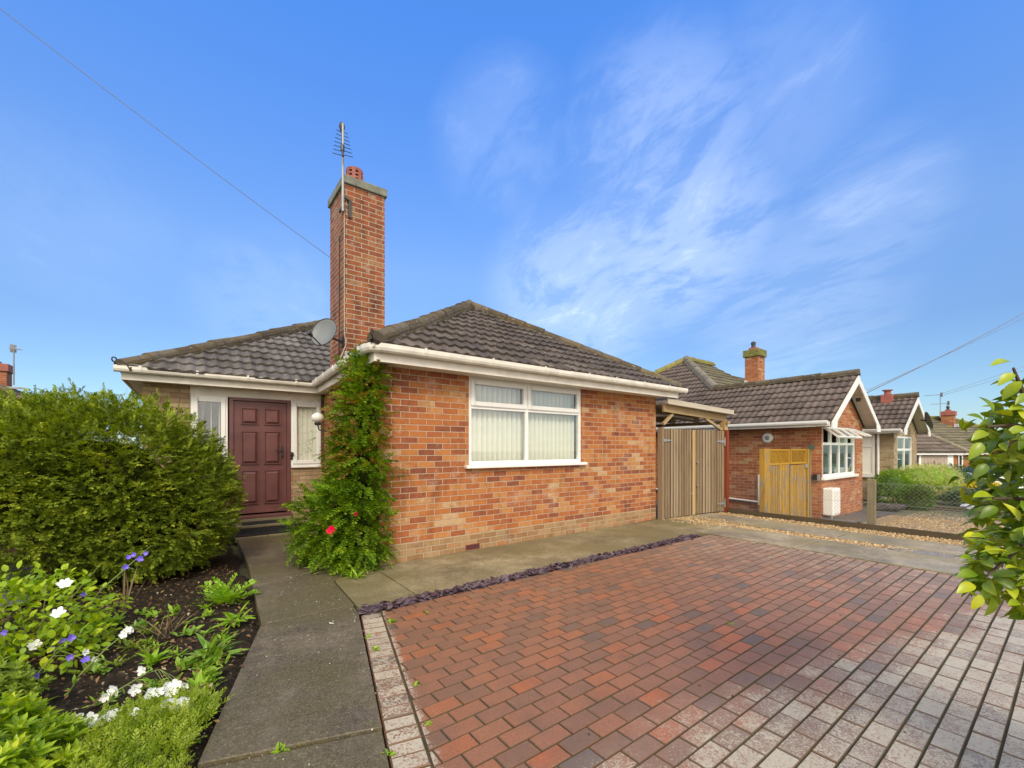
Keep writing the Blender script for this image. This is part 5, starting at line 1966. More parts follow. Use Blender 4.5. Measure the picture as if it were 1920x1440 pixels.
for px, py, t, d in ((600, 815, 6.4, (-1, .35, -.15)), (590, 835, 6.4, (-1, .3, -.25)), (570, 1000, 5.6, (-1, .1, -.1)), (720, 862, 5.0, (.9, -.45, .05)), (640, 690, 5.4, (-.4, .2, .9)), (670, 690, 5.1, (-.2, -.3, .8)), (665, 700, 5.1, (.2, -.4, .8)), (625, 740, 5.6, (-.9, .4, .1)), (650, 715, 5.2, (-.3, -.2, .9))):
    for k in range(3):
        sp_.append(tuple(at(px + rnd(-8, 8), py + rnd(-8, 8), t)))
        dd_.append(tuple(Vector(d) + Vector((rnd(-.2, .2), rnd(-.2, .2), rnd(-.2, .2)))))
scatter('foliage', spray_t(8, .16, .035, 60, .3, seed=4, droop=-.15), sp_, dd_, np.tile([[0, 0, 1.]], (len(sp_), 1)), rng.uniform(.22, .36, len(sp_)), CLM, clim)
stems('stem', [((1.7, 5.0, -.02), (1.70, 5.1, 1.1)), ((1.66, 5.1, -.02), (1.72, 5.3, 2.1)), ((1.70, 4.95, -.02), (1.45, 4.7, .5)), ((1.6, 5.3, -.02), (1.4, 5.6, .6))], .018, BARK, clim)
sv = stems('dry_stalks', [(at(665, 1075, 4.75), at(700, 1030, 4.85)), (at(612, 1068, 4.9), at(618, 1035, 4.9)), (at(690, 1075, 4.75), at(675, 1040, 4.8)), (at(595, 1075, 4.95), at(640, 1068, 4.8)), (at(600, 1085, 4.8), at(650, 1078, 4.75))], .006, m_plain('straw', (.38, .29, .15), .8), clim)


def petal_flower(mb, c, ax, r, npet, cup=.5, wid=.44, mi=0):
    c, ax = Vector(c), Vector(ax).normalized()
    a = ax.cross(UP if abs(ax.z) < .9 else V3((1, 0, 0))).normalized()
    b = ax.cross(a)
    for k in range(npet):
        t = 2 * math.pi * k / npet + rnd(-.15, .15)
        d = a * math.cos(t) + b * math.sin(t)
        s = ax.cross(d)
        rr = r * rnd(.85, 1.12)
        P = lambda x, y, z: c + d * (x * rr) + s * (y * rr) + ax * (z * rr)
        w = wid
        rows = [[P(.06, 0, 0)] * 3, [P(.45, -w * .8, cup * .45), P(.42, 0, cup * .35), P(.45, w * .8, cup * .45)], [P(.85, -w * .75, cup * .85), P(.86, 0, cup * .72), P(.85, w * .75, cup * .85)], [P(1.05, -w * .2, cup * 1.0), P(1.1, 0, cup * .92), P(1.05, w * .2, cup * 1.0)]]
        for i in range(3):
            for j in range(2):
                if i == 0: mb.face([rows[0][0], rows[1][j + 1], rows[1][j]], smooth=True, mi=mi)
                else: mb.face([rows[i][j], rows[i + 1][j], rows[i + 1][j + 1], rows[i][j + 1]][::-1], smooth=True, mi=mi)


RED = m_leaf('red_petals', [(0, (.42, .01, .02)), (1, (.62, .02, .04))], .3, .5)
WHT = m_leaf('white_petals', [(0, (.58, .58, .57)), (1, (.66, .66, .64))], .3, .6)
PUR = m_leaf('violet_petals', [(0, (.15, .09, .5)), (1, (.33, .22, .68))], .35, .5)
PNK = m_leaf('pink_petals', [(0, (.32, .07, .17)), (1, (.46, .16, .28))], .3, .6)
mb = MB()
q = at(622, 995, 4.55)
petal_flower(mb, q, (-.45, -.8, .35), .045, 9, .5)
petal_flower(mb, q + V3((-.005, -.012, .004)), (-.45, -.8, .35), .03, 6, .9)
mb.build('flower', RED, clim)
mb = MB()
q = at(668, 960, 4.62)
petal_flower(mb, q, (-.3, -.5, -.6), .026, 6, 1.2)
mb.build('flower', RED, clim)

# glossy shrub close to the camera on the right
CAM = m_leaf('glossy_leaves', [(0, (.03, .065, .008)), (.3, (.075, .135, .012)), (.65, (.17, .235, .019)), (.9, (.28, .31, .027)), (1, (.36, .27, .02))], .18, .34, 7., .62, .4)
cam_s = thing('camellia_bush', 'glossy yellow-green broad-leaved shrub close on the right, its leaves overhanging the driveway', 'bush', (2.55, .0, 0))
tL = leaf_t(8, .25, .42, -.34, .9)
gb = []
for px, py, t, r in ((1950, 805, 1.45, .185), (1965, 900, 1.5, .19), (1950, 1030, 1.42, .20), (1930, 1085, 1.35, .15), (2010, 950, 1.6, .3), (1990, 760, 1.5, .14), (1905, 812, 1.4, .10), (1885, 1085, 1.38, .11)):
    q = at(px + 14, py, t)
    gb.append((tuple(q), (r, r, r)))
gb += [((2.78, -.28, .50), (.36, .30, .42)), ((2.80, -.25, 1.15), (.30, .28, .40)), ((2.80, -.25, 1.65), (.24, .22, .25))]
P, N = blob_pts(3400, gb, .25, 3., .5, .03, 6)
D = unit(N * .55 + rng.normal(0, .55, P.shape) + np.array([-.25, .15, .05]))
U = unit(N * .7 + np.array([0, 0, .8]) + rng.normal(0, .3, P.shape))
scatter('foliage', tL, P - D * .03, D, U, rng.uniform(.045, .072, len(P)), CAM, cam_s, True)
ex = [(1895, 678, 1.4, (-.9, .5, .05)), (1900, 700, 1.38, (-.6, .3, -.35)), (1915, 715, 1.38, (-.3, .4, -.5)), (1925, 690, 1.4, (.5, -.3, .3)), (1930, 740, 1.4, (-.6, .2, -.2)), (1925, 765, 1.4, (-.7, .3, .1)), (1845, 790, 1.42, (-.7, .3, .5)), (1862, 772, 1.42, (-.2, .2, .8)), (1850, 810, 1.42, (-.9, .3, -.2)), (1840, 830, 1.4, (-.6, .2, -.6)),
      (1835, 1005, 1.4, (-.9, .4, .25)), (1850, 1010, 1.4, (-.6, .2, .3)), (1830, 1075, 1.36, (-1, .4, .1)), (1825, 1095, 1.36, (-.9, .3, -.15)), (1840, 1115, 1.35, (-.5, .2, -.7)), (1860, 1120, 1.35, (-.1, 0, -1)), (1828, 1052, 1.38, (-.9, .3, .5)), (1905, 1125, 1.33, (.1, .1, -.9)), (1850, 870, 1.42, (-.7, .3, -.6)), (1868, 950, 1.42, (-.6, .3, -.3)), (1860, 930, 1.42, (-.8, .3, .2))]
scatter('outer_leaves', tL, [tuple(at(*e[:3])) for e in ex], [e[3] for e in ex], [(-.2 + rnd(-.3, .3), -.5, .8) for e in ex], [rnd(.05, .07) for e in ex], CAM, cam_s, True)
root = V3((2.66, -.10, -.03))
br = [(root, at(1990, 1000, 1.6)), (at(1990, 1000, 1.6), at(1950, 800, 1.45)), (at(1950, 800, 1.45), at(1900, 690, 1.4)), (at(1950, 810, 1.45), at(1850, 800, 1.42)), (at(1990, 1000, 1.58), at(1850, 1080, 1.37)), (at(1980, 940, 1.55), at(1862, 935, 1.42)), (at(1960, 820, 1.46), at(1860, 850, 1.42))]
br += [(root, (2.8, -.3, 1.3)), (root, (2.6, -.3, .8)), (root, (2.95, -.2, .9))]
stems('branch', br, .011, BARK, cam_s)


# ------------------------------------------------------------------ neighbour's shrubs
def shrub(label, px, t, zb, blobs, mat, n, tm, smin, smax, upb=.3, name='shrub', amp=.18, inner=None):
    o = at(px, 840, t)
    bl = [((o.x + b[0][0], o.y + b[0][1], zb + b[0][2]), b[1]) for b in blobs]
    th = thing(name, label, 'shrub', (o.x, o.y, zb))
    P, N = blob_pts(n, bl, amp, 2.5, .25, zb, int(px))
    D = unit(N + rng.normal(0, .5, P.shape) + np.array([0, 0, upb]))
    scatter('foliage', tm, P, D, unit(N + np.array([0, 0, .6]) + rng.normal(0, .3, P.shape)), rng.uniform(smin, smax, len(P)), mat, th)
    k = core('inner_core', bl, .82, inner or YEW_SHADE, th, .12)
    stems('stem', [((o.x, o.y, zb - .1), (o.x + rnd(-.1, .1), o.y, zb + blobs[0][0][2]))], .03, BARK, th)
    return th


GRN = m_leaf('bright_shrub_leaves', [(0, (.045, .10, .012)), (.5, (.11, .21, .02)), (1, (.20, .31, .035))], .35, .5, 4., .5)
DKG = m_leaf('dark_shrub_leaves', [(0, (.012, .03, .008)), (.5, (.03, .065, .014)), (1, (.055, .10, .022))], .2, .5, 5., .5)
VAR = m_leaf('variegated_leaves', [(0, (.16, .19, .06)), (.4, (.30, .33, .12)), (.8, (.46, .47, .22)), (1, (.55, .54, .3))], .3, .5, 6., .6)
YEL = m_leaf('golden_leaves', [(0, (.22, .21, .015)), (.5, (.38, .34, .02)), (1, (.52, .44, .03))], .35, .5, 6., .5)
TS = spray_t(5, .34, .05, 48, .3, seed=11)
TG = spray_t(7, .32, .05, 42, .3, seed=12)
shrub('bright green grassy shrub against the gap beside the neighbouring gable', 1672, 12.7, -.35, [((0, 0, .52), (.50, .46, .54)), ((.3, .05, .42), (.42, .42, .44))], GRN, 3600, TG, .06, .11, .15, amp=.06, inner=DKG)
shrub('low darker green shrub between the bright grassy one and the variegated one', 1716, 12.3, -.35, [((0, 0, .32), (.45, .4, .34))], m_leaf('mid_shrub_leaves', [(0, (.025, .06, .01)), (1, (.09, .16, .025))], .25, .5, 5., .5), 1600, TS, .06, .11, .1, amp=.06)
shrub('pale variegated clipped shrub, tallest of the front garden shrubs on the right', 1738, 13.9, -.38, [((0, 0, .74), (.6, .55, .5)), ((.4, -.3, .76), (.5, .45, .46)), ((-.35, .25, .76), (.45, .45, .44))], VAR, 4200, TS, .05, .09, .1, amp=.06, inner=GRN)
shrub('dark green dome shaped conifer behind the variegated shrub', 1785, 15.6, -.42, [((0, 0, .5), (.85, .75, .68)), ((-.3, .4, .55), (.6, .6, .62))], DKG, 1700, TS, .08, .15, amp=.06, inner=DKG)
shrub('golden yellow low shrub in front of the white car', 1838, 14.2, -.4, [((0, 0, .38), (.62, .5, .22)), ((.3, -.25, .36), (.4, .4, .2))], YEL, 900, TS, .09, .17, amp=.3)
shrub('low spreading dark green shrub below the golden yellow one', 1815, 13.1, -.4, [((0, 0, .22), (.62, .5, .26)), ((.5, -.4, .2), (.5, .4, .22))], m_leaf('spreading_leaves', [(0, (.02, .045, .02)), (1, (.07, .12, .06))], .2, .6, 5., .5), 1000, TS, .08, .15)
for px, t, ang, L_, z in ((1655, 12.0, .2, .5, .05), (1668, 11.8, -.35, .62, .0), (1682, 12.1, -.1, .5, .03)):
    o = at(px, 840, t)
    zb = gx(o.x, o.y)
    dv = V3((math.cos(ang - .6), math.sin(ang - .6), .06))
    mb = MB()
    c = V3((o.x, o.y, zb + .08 + z))
    mb.tube([c - dv * L_ * .55, c - dv * L_ * .2 + UP * .03, c + dv * L_ * .2, c + dv * L_ * .55 + UP * .02], [.05, .085, .075, .04], 9)
    ob = mb.build('driftwood_log', m_plain('dark_log', (.05, .042, .036), .9, var=.5, scale=8, bumps=1.) if 'dark_log' not in bpy.data.materials else bpy.data.materials['dark_log'], None)
    recentre(ob, (o.x, o.y, zb))
    tag(ob, 'dark weathered log in the little heap at the edge of the neighbour gravel', 'log', 'dark logs heaped at the gravel edge')
mb = MB()
for a, b in (((16.95, 3.3, -.33), (17.05, 2.0, -.33)), ((17.05, 1.98, -.33), (17.05, .2, -.35))): mb.beam(a, b, .07, .12)
tag(recentre(mb.build('timber_edging', M['boardwood'], None), (17, 2, -.4)), 'dark timber edging along the far side of the honey gravel garden', 'edging')
rk = pebbles('pale_rock', [(*at(1815, 948, 12.2)[:2], -.27)], m_plain('pale_rock', (.45, .46, .5), .8), .19, .2, .5, .3)
tag(recentre(rk, (*at(1815, 948, 12.2)[:2], -.3)), 'pale grey rock lying by the timber edging of the gravel garden', 'rock')

# ------------------------------------------------------------------ flower bed
MAT_CL = m_leaf('clump_leaves', [(0, (.055, .12, .010)), (.35, (.125, .22, .014)), (.7, (.22, .315, .022)), (.93, (.32, .37, .03)), (1, (.44, .33, .04))], .35, .45, 5., .6)
MAT_FR = m_leaf('fern_leaves', [(0, (.08, .18, .015)), (.5, (.15, .28, .025)), (1, (.24, .36, .05))], .35, .5, 8., .6)
MAT_GC = m_leaf('groundcover_leaves', [(0, (.075, .13, .015)), (.5, (.15, .22, .024)), (1, (.26, .31, .045))], .35, .5, 7., .5)
MAT_RS = m_leaf('rose_leaves', [(0, (.05, .12, .02)), (.5, (.11, .21, .03)), (1, (.22, .33, .05))], .3, .4, 5., .6)
STEM = m_plain('green_stem', (.17, .22, .05), .6)
STRAW = bpy.data.materials['straw']


def whorls(parent, cx, cy, rx, ry, hz, n, lsize, mat, tm, tilt=35, per=9, name='foliage', dome=1.):
    Ps, Ds, Us, Ss = [], [], [], []
    sp = []
    for _ in range(n):
        a, r = rnd(0, 6.283), math.sqrt(random.random())
        x, y = cx + rx * r * math.cos(a), cy + ry * r * math.sin(a)
        h = hz * (1 - dome * r * r * .75) * rnd(.72, 1.1) + .02
        lean = V3((math.cos(a) * r * .55 + rnd(-.25, .25), math.sin(a) * r * .55 + rnd(-.25, .25), 1)).normalized()
        top = V3((x, y, h))
        sp.append((top - lean * h, top))
        e1 = lean.cross(V3((1, .2, 0))).normalized()
        e2 = lean.cross(e1)
        for lv in range(3):
            m = per if lv else max(3, per // 2)
            for k in range(m):
                t = 2 * math.pi * (k + .5 * lv) / m + rnd(-.3, .3)
                ti = R((78, 50, 12)[lv] if lv else 70) if lv == 0 else R((0, tilt + 12, tilt - 22)[lv] + rnd(-10, 10))
                d = (e1 * math.cos(t) + e2 * math.sin(t)) * math.cos(ti) + lean * math.sin(ti)
                Ps.append(tuple(top - lean * (.0 + .022 * lv)))
                Ds.append(tuple(d))
                Us.append(tuple(lean + d * -.2))
                Ss.append(lsize * rnd(.65, 1.1) * (.6 if lv == 0 else 1))
    scatter(name, tm, Ps, Ds, Us, Ss, mat, parent)
    stems('stem', sp[:90], .003, STEM, parent)


cl = thing('phlox_clump', 'bushy clump of bright green pointed leaves at the front left of the bed', 'plant', (-.6, 2.75, 0))
whorls(cl, -.80, 2.66, .42, .46, .34, 230, .072, MAT_CL, leaf_t(4, .17, .25, -.22), per=8)
cl = thing('golden_clump', 'small golden-green clump at the left edge behind the pointed-leaf plant', 'plant', (-.98, 3.45, 0))
whorls(cl, -.98, 3.40, .36, .32, .34, 190, .05, MAT_GC, leaf_t(4, .2, .2, -.2), per=8)
cl = thing('ground_cover', 'low feathery yellow-green ground cover beside the path at the bottom left', 'ground cover', (-.12, 2.45, 0))
TF = spray_t(6, .3, .05, 50, .3, seed=21)
n_ = 2300
ang, rr = rng.uniform(0, 6.283, n_), np.sqrt(rng.uniform(0, 1, n_))
gx_, gy_ = -.17 + .36 * rr * np.cos(ang), 2.52 + .50 * rr * np.sin(ang)
kp = gx_ < .0 + (gy_ - 2.33) * .26
gx_, gy_, rr = gx_[kp], gy_[kp], rr[kp]
gz_ = .015 + (1 - rr ** 2) * .085 * rng.uniform(.4, 1, len(rr))
scatter('foliage', TF, np.stack([gx_, gy_, gz_], 1), np.stack([rng.normal(0, .6, len(rr)), rng.normal(0, .6, len(rr)), rng.uniform(.2, 1, len(rr))], 1), rng.normal(0, .3, (len(rr), 3)) + [0, 0, 1], rng.uniform(.05, .09, len(rr)), MAT_GC, cl)
rs = thing('rose_bush', 'leafy rose bush with three white blooms at the left of the bed', 'plant', (-.85, 4.25, 0))
rbl = [((-.85, 4.25, .24), (.42, .40, .30)), ((-1.15, 4.35, .25), (.4, .4, .3)), ((-.72, 4.0, .12), (.32, .25, .16))]
P, N = blob_pts(1900, rbl, .3, 3, .4, .02, 4)
D = unit(N + rng.normal(0, .7, P.shape))
scatter('foliage', leaf_t(4, .32, .15, -.15), P, D, unit(N * .4 + np.array([0, 0, 1.]) + rng.normal(0, .3, P.shape)), rng.uniform(.034, .062, len(P)), MAT_CL, rs)
stems('stem', [((-.85, 4.25, 0), (-.8 + rnd(-.3, .3), 4.2 + rnd(-.25, .25), rnd(.3, .55))) for _ in range(12)], .005, STEM, rs)
for px, py, t in ((120, 1097, 2.75), (108, 1153, 2.7), (64, 1212, 2.7)):
    mb = MB()
    q = at(px, py, t)
    petal_flower(mb, q, (.15, -.6, .6), .036, 6, .75)
    petal_flower(mb, q + V3((0, -.004, .006)), (.15, -.6, .6), .022, 5, 1.1)
    mb.build('flower', WHT, rs)


def bellstem(label, pts, fl, mat, r=.021, leafn=26, side=None, cat='flower'):
    """a leaning flower stalk through pts, with open bells at fl"""
    pts = [at(*p) for p in pts]
    th = thing('bellflower', label, cat, (pts[0].x, pts[0].y, 0))
    base = V3((pts[0].x - .05, pts[0].y + .02, -.02))
    mb = MB()
    path = [base] + pts
    mb.tube(path, [.004] * (len(path) - 1) + [.0015], 6)
    for f in fl:
        q = at(*f)
        c = min((a.lerp(b, k / 8) for a, b in zip(path, path[1:]) for k in range(9)), key=lambda z: (z - q).length)
        if .01 < (c - q).length < .3: mb.tube([c, (c + q) / 2 + UP * .005, q], .0016, 4)
    mb.build('stalk', STEM, th)
    for f in fl:
        q = at(*f)
        mb = MB()
        petal_flower(mb, q, (rnd(-.4, .5), rnd(-1, -.4), rnd(-.2, .5)), r * rnd(.8, 1.15), 5, .75, .5)
        mb.build('flower', mat, th)
    Ps, Ds = [], []
    for k in range(leafn):
        i = random.randrange(len(path) - 1)
        p = path[i].lerp(path[i + 1], random.random())
        d = (path[i + 1] - path[i]).normalized() * .6 + V3((rnd(-1, 1), rnd(-1, 1), rnd(-.6, .8)))
        Ps.append(tuple(p))
        Ds.append(tuple(d))
    scatter('leaves', leaf_t(3, .13, .2, -.2), Ps, Ds, np.tile([[0, 0, 1.]], (len(Ps), 1)), rng.uniform(.03, .06, len(Ps)), MAT_RS, th)
    return th


bellstem('leaning purple bellflower stalk reaching up in front of the conifer bush', [(120, 1190, 2.95), (190, 1105, 3.1), (240, 1062, 3.2), (284, 1022, 3.3)], [(240, 1046, 3.2), (252, 1040, 3.22), (275, 1038, 3.26), (234, 1063, 3.17), (158, 1113, 3.05), (262, 1046, 3.2)], PUR)
bellstem('purple bellflower low among the rose leaves at the left of the bed', [(60, 1275, 2.5), (100, 1230, 2.6), (150, 1190, 2.75)], [(130, 1231, 2.6), (118, 1201, 2.7), (132, 1196, 2.7), (62, 1268, 2.5), (10, 1187, 2.6), (100, 1215, 2.65), (160, 1238, 2.65)], PUR, .022)
bellstem('white bellflower stalk standing farthest back over the bare soil', [(150, 1265, 2.5), (200, 1215, 2.65), (255, 1172, 2.8)], [(240, 1180, 2.75), (233, 1190, 2.72), (246, 1181, 2.77), (158, 1223, 2.6), (177, 1236, 2.6)], WHT)
bellstem('white bellflower stalk with flowers in a row, just behind the front one', [(190, 1335, 2.2), (215, 1298, 2.25), (275, 1262, 2.4), (300, 1255, 2.45)], [(198, 1305, 2.25), (216, 1293, 2.27), (252, 1293, 2.3), (278, 1300, 2.28), (296, 1298, 2.3), (308, 1286, 2.34), (318, 1297, 2.33), (332, 1283, 2.36), (346, 1283, 2.37), (268, 1256, 2.42), (327, 1290, 2.35)], WHT, .028)
bellstem('white bellflower stalk with large blooms nearest the path edge', [(215, 1368, 2.1), (250, 1350, 2.12), (300, 1335, 2.17), (345, 1320, 2.22)], [(172, 1350, 2.1), (184, 1355, 2.08), (194, 1348, 2.1), (204, 1343, 2.12), (217, 1340, 2.14), (250, 1349, 2.12), (259, 1340, 2.13), (286, 1336, 2.16), (305, 1334, 2.17), (309, 1320, 2.19), (330, 1320, 2.2), (338, 1328, 2.19), (346, 1312, 2.22), (140, 1348, 2.1)], WHT, .031)


def tuft(label, px, py, r, h, n, mat, tm, group=None, name='weed', cat='weed', spread=.7, smin=.7):
    t = HC * FOC / (py - 840)
    o = at(px, py, t)
    th = thing(name, label, cat, (o.x, o.y, 0), group)
    P = np.tile(np.array([[o.x, o.y, .0]]), (n, 1)) + rng.normal(0, r * .3, (n, 3)) * [1, 1, 0]
    D = np.stack([rng.normal(0, spread, n), rng.normal(0, spread, n), rng.uniform(.4, 1, n)], 1)
    scatter('leaves', tm, P, D, rng.normal(0, .2, (n, 3)) + [0, 0, 1], rng.uniform(h * smin, h * 1.15, n), mat, th)
    return th


BL = leaf_t(5, .05, .3, -.35)
FERN = spray_t(8, .22, .045, 58, .2, seed=31, droop=-.3)
tuft('bright feathery fern-like plant beside the path near the conifer bush', 425, 1128, .12, .26, 46, MAT_FR, FERN, name='fern', cat='fern')
tuft('strappy green plant spilling onto the middle of the path edge', 440, 1165, .08, .14, 30, MAT_FR, leaf_t(4, .12, .2, -.4), name='fern', cat='plant')
tuft('dark green rosette in the bed opposite the widest path slab', 395, 1232, .10, .17, 40, MAT_RS, leaf_t(4, .10, .2, -.4), name='bedding_plant', cat='plant')
tuft('lupin-like leaf rosette between the white bellflowers', 283, 1245, .03, .13, 14, MAT_FR, leaf_t(4, .14, .2, -.2), name='bedding_plant', cat='plant')
tuft('pale straw stalk cluster of a cut-back plant in the middle of the bed', 305, 1195, .10, .22, 26, m_plain('dead_stalk', (.20, .14, .07), .85), leaf_t(3, .02, .3, -.1), name='dead_stalks', cat='dead plant', spread=.45)
tuft('tall brown cut stalks at the foot of the conifer bush', 235, 1150, .05, .34, 10, m_plain('brown_stalk', (.16, .12, .05), .85), leaf_t(3, .022, .3, -.05), name='dead_stalks', cat='dead plant', spread=.12)
tuft('grassy green tuft at the edge of the house flags under the climber', 665, 1082, .12, .16, 40, MAT_FR, leaf_t(4, .06, .2, -.4), name='grass_tuft', cat='grass tuft')
tuft('grey-green grassy tuft at the foot of the climber by the path', 612, 1072, .10, .22, 34, m_leaf('greygreen_blades', [(0, (.12, .16, .06)), (1, (.3, .3, .15))], .3, .6), leaf_t(4, .035, .2, -.5), name='grass_tuft', cat='grass tuft')
W_ = leaf_t(3, .22, .2, -.3)
for k, (px, py, h) in enumerate(((735, 1167, .045), (705, 1218, .035), (688, 1365, .03), (527, 1408, .04), (727, 1415, .035), (780, 1285, .025), (800, 1150, .02), (1370, 1170, .02), (805, 1357, .02), (690, 1195, .025))):
    tuft('tiny green weed growing in a joint of the paving', px, py, .025, h, 12, MAT_FR, W_, 'weeds in the paving joints')
spots = [(330, 1150, .09), (355, 1190, .08), (250, 1215, .08), (370, 1290, .09), (400, 1265, .07), (350, 1330, .08), (300, 1330, .07), (215, 1170, .10), (200, 1200, .09), (420, 1200, .07), (385, 1190, .06), (160, 1260, .08), (330, 1230, .07), (375, 1330, .07), (360, 1365, .08)]
spots += [(445 - (y - 1180) * .36 - rnd(8, 40), y, rnd(.04, .08)) for y in range(1190, 1400, 9)]
spots += [(rnd(180, 420), rnd(1120, 1340), rnd(.035, .08)) for _ in range(34)]
for k, (px, py, h) in enumerate(spots):
    tuft('small green weed growing in the dark soil bed', px, py, .06, h, 16, (MAT_FR, MAT_RS, MAT_GC)[k % 3], (leaf_t(3, .13, .2, -.35), leaf_t(3, .24, .2, -.3), FERN)[k % 3], 'weeds in the soil bed')
sp = [(rnd(1.3, 6.6), rnd(.2, 3.5)) for _ in range(70)] + [(rnd(6.8, 8.8), rnd(.5, 4.5)) for _ in range(25)] + [(rnd(1.3, 6.5), rnd(3.8, 4.95)) for _ in range(35)]
sp = [q for q in sp if q[0] > EB(q[1]) or q[1] > 3.7]
lt = scatter('leaf_litter', leaf_t(2, .3, .3, -.3), [(x, y, .013 if y > 3.7 or x > 6.7 else .004) for x, y in sp], rng.normal(0, 1, (len(sp), 3)) * [1, 1, .2], rng.normal(0, .2, (len(sp), 3)) + [0, 0, 1], rng.uniform(.012, .03, len(sp)), m_stones('dry_leaves', [(0, (.03, .02, .014)), (.6, (.09, .05, .02)), (1, (.3, .18, .04))], .8))
tag(lt, kind='stuff')
# fallen leaves and bark chips on the soil
n_ = 2600
lx, ly = rng.uniform(-1.3, .42, n_), rng.uniform(2.2, 6.0, n_)
ok = lx < np.where(ly > 3.88, .43, .46 - (3.88 - ly) * .27) - .02
lx, ly = lx[ok], ly[ok]
lt = scatter('leaf_litter', leaf_t(2, .25, .3, -.3), np.stack([lx, ly, np.full(len(lx), .03)], 1), np.stack([rng.normal(0, 1, len(lx)), rng.normal(0, 1, len(lx)), rng.normal(0, .25, len(lx))], 1), rng.normal(0, .3, (len(lx), 3)) + [0, 0, 1], rng.uniform(.012, .045, len(lx)), m_stones('litter', [(0, (.06, .035, .02)), (.5, (.16, .08, .03)), (.85, (.26, .15, .06)), (1, (.4, .35, .22))], .8))
tag(lt, kind='stuff')
n_ = 260
st_ = []
while len(st_) < n_:
    y = rnd(1.9, 5.5)
    x = rnd(.0, 1.2)
    if EA(y) - .45 * 0 > x > EA(y) - .72: st_.append((x, y, .014))
tag(pebbles('path_crumbs', st_, m_stones('pale_crumbs', [(0, (.25, .2, .13)), (.6, (.5, .46, .34)), (1, (.7, .68, .6))]), .002, .006, .5), kind='stuff')
rk = pebbles('white_stone', [(*at(622, 1173, HC * FOC / 333)[:2], .018)], m_plain('white_stone', (.7, .68, .6), .7), .026, .027, .35, .3)
q = at(622, 1173, HC * FOC / 333)
tag(recentre(rk, (q.x, q.y, .012)), 'single small white stone lying on the concrete path', 'stone')
# trough with heather in front of the bush
q = at(28, 1075, 3.9)
pl_ = thing('planter', 'grey square planter at the left edge beneath the conifer bush', 'planter', (q.x, q.y, 0))
mb = MB()
mb.hexa([(q.x - .2, q.y - .15, 0), (q.x + .12, q.y - .15, 0), (q.x + .12, q.y + .17, 0), (q.x - .2, q.y + .17, 0), (q.x - .24, q.y - .19, .36), (q.x + .16, q.y - .19, .36), (q.x + .16, q.y + .21, .36), (q.x - .24, q.y + .21, .36)])
mb.build('pot', m_plain('grey_planter', (.15, .16, .165), .8, var=.2, bumps=.4), pl_, bevel=.012)
mb = MB()
mb.box(q.x - .22, q.x + .14, q.y - .17, q.y + .19, .33, .345)
mb.build('compost', M['soil'], pl_)
he = thing('heather', 'pink flowering heather in the grey planter', 'plant', (q.x, q.y, .34))
P = np.tile(np.array([[q.x, q.y, .34]]), (70, 1)) + rng.normal(0, .06, (70, 3)) * [1, 1, 0]
D = np.stack([rng.normal(0, .5, 70), rng.normal(0, .5, 70), rng.uniform(.5, 1, 70)], 1)
scatter('foliage', spray_t(7, .14, .03, 45, .3, seed=8), P, D, rng.normal(0, .3, (70, 3)) + [0, 0, 1], rng.uniform(.08, .15, 70), MAT_RS, he)
mb = MB()
for _ in range(16): petal_flower(mb, V3((q.x - .03 + rnd(-.07, .07), q.y + rnd(-.07, .05), .44 + rnd(-.02, .05))), (rnd(-.5, .5), -.6, .7), .018, 5, .6)
mb.build('flower_head', PNK, he)
fb = thing('board_fence', 'dark low board fence in the shade left of the conifer bush', 'fence', (-1.75, 6.0, 0))
for i in range(4):
    mb = MB()
    mb.beam((-3.6, 6.9, .12 + i * .17), (-1.0, 5.72, .12 + i * .17), .03, .155)
    mb.build('board', M['boardwood'], fb)
for f in (.02, .5, .97):
    mb = MB()
    c = V3((-3.6, 6.94, 0)).lerp(V3((-1.0, 5.76, 0)), f)
    mb.box(c.x - .04, c.x + .04, c.y - .0, c.y + .08, 0, .78)
    mb.build('post', M['boardwood'], fb)

SKYTINT = [(0., (.70, .83, .95)), (.13, (.66, .80, .94)), (.22, (.70, .84, 1.04)), (.37, (1.0, 1.19, 1.45)), (.7, (.80, 1.5, 2.37))]
CL_ROT = -75
PATCHES = [(1230, 290, .024, .75), (1260, 430, .028, .9), (1090, 540, .028, .8), (950, 270, .012, .35), (1440, 200, .016, .36), (1620, 390, .01, .36), (1480, 570, .022, .4), (110, 420, .015, .12), (500, 570, .012, .25)]
CLOUD = (8.2, 8.9, 9.6)
FILLCLOUD = (11.2, 10.4, 9.2)
SUN_E, SUN_ANG, EXPO = 1.45, 18, .7


# ------------------------------------------------------------------ sky, sun, camera
SUN_AZ, SUN_EL = R(205), R(42)
w = bpy.data.worlds.new('World')
SC.world = w
w.use_nodes = True
nt = w.node_tree
nt.nodes.clear()


class W(G):
    def __init__(s):
        s.t = nt
        s.o = nt.nodes.new('ShaderNodeOutputWorld')


g = W()
dirv = g.n('TexCoord').outputs['Generated']
sky = g.n('TexSky', sky_type='NISHITA', sun_disc=False, sun_elevation=SUN_EL, sun_rotation=SUN_AZ, altitude=0, air_density=1.0, dust_density=.6, ozone_density=2.5)
xyz = g.n('SeparateXYZ', {0: dirv})
z = g.math('MAXIMUM', xyz.outputs[2], 0.)
base = g.mix(1., sky.outputs[0], g.ramp(z, SKYTINT), 'MULTIPLY')
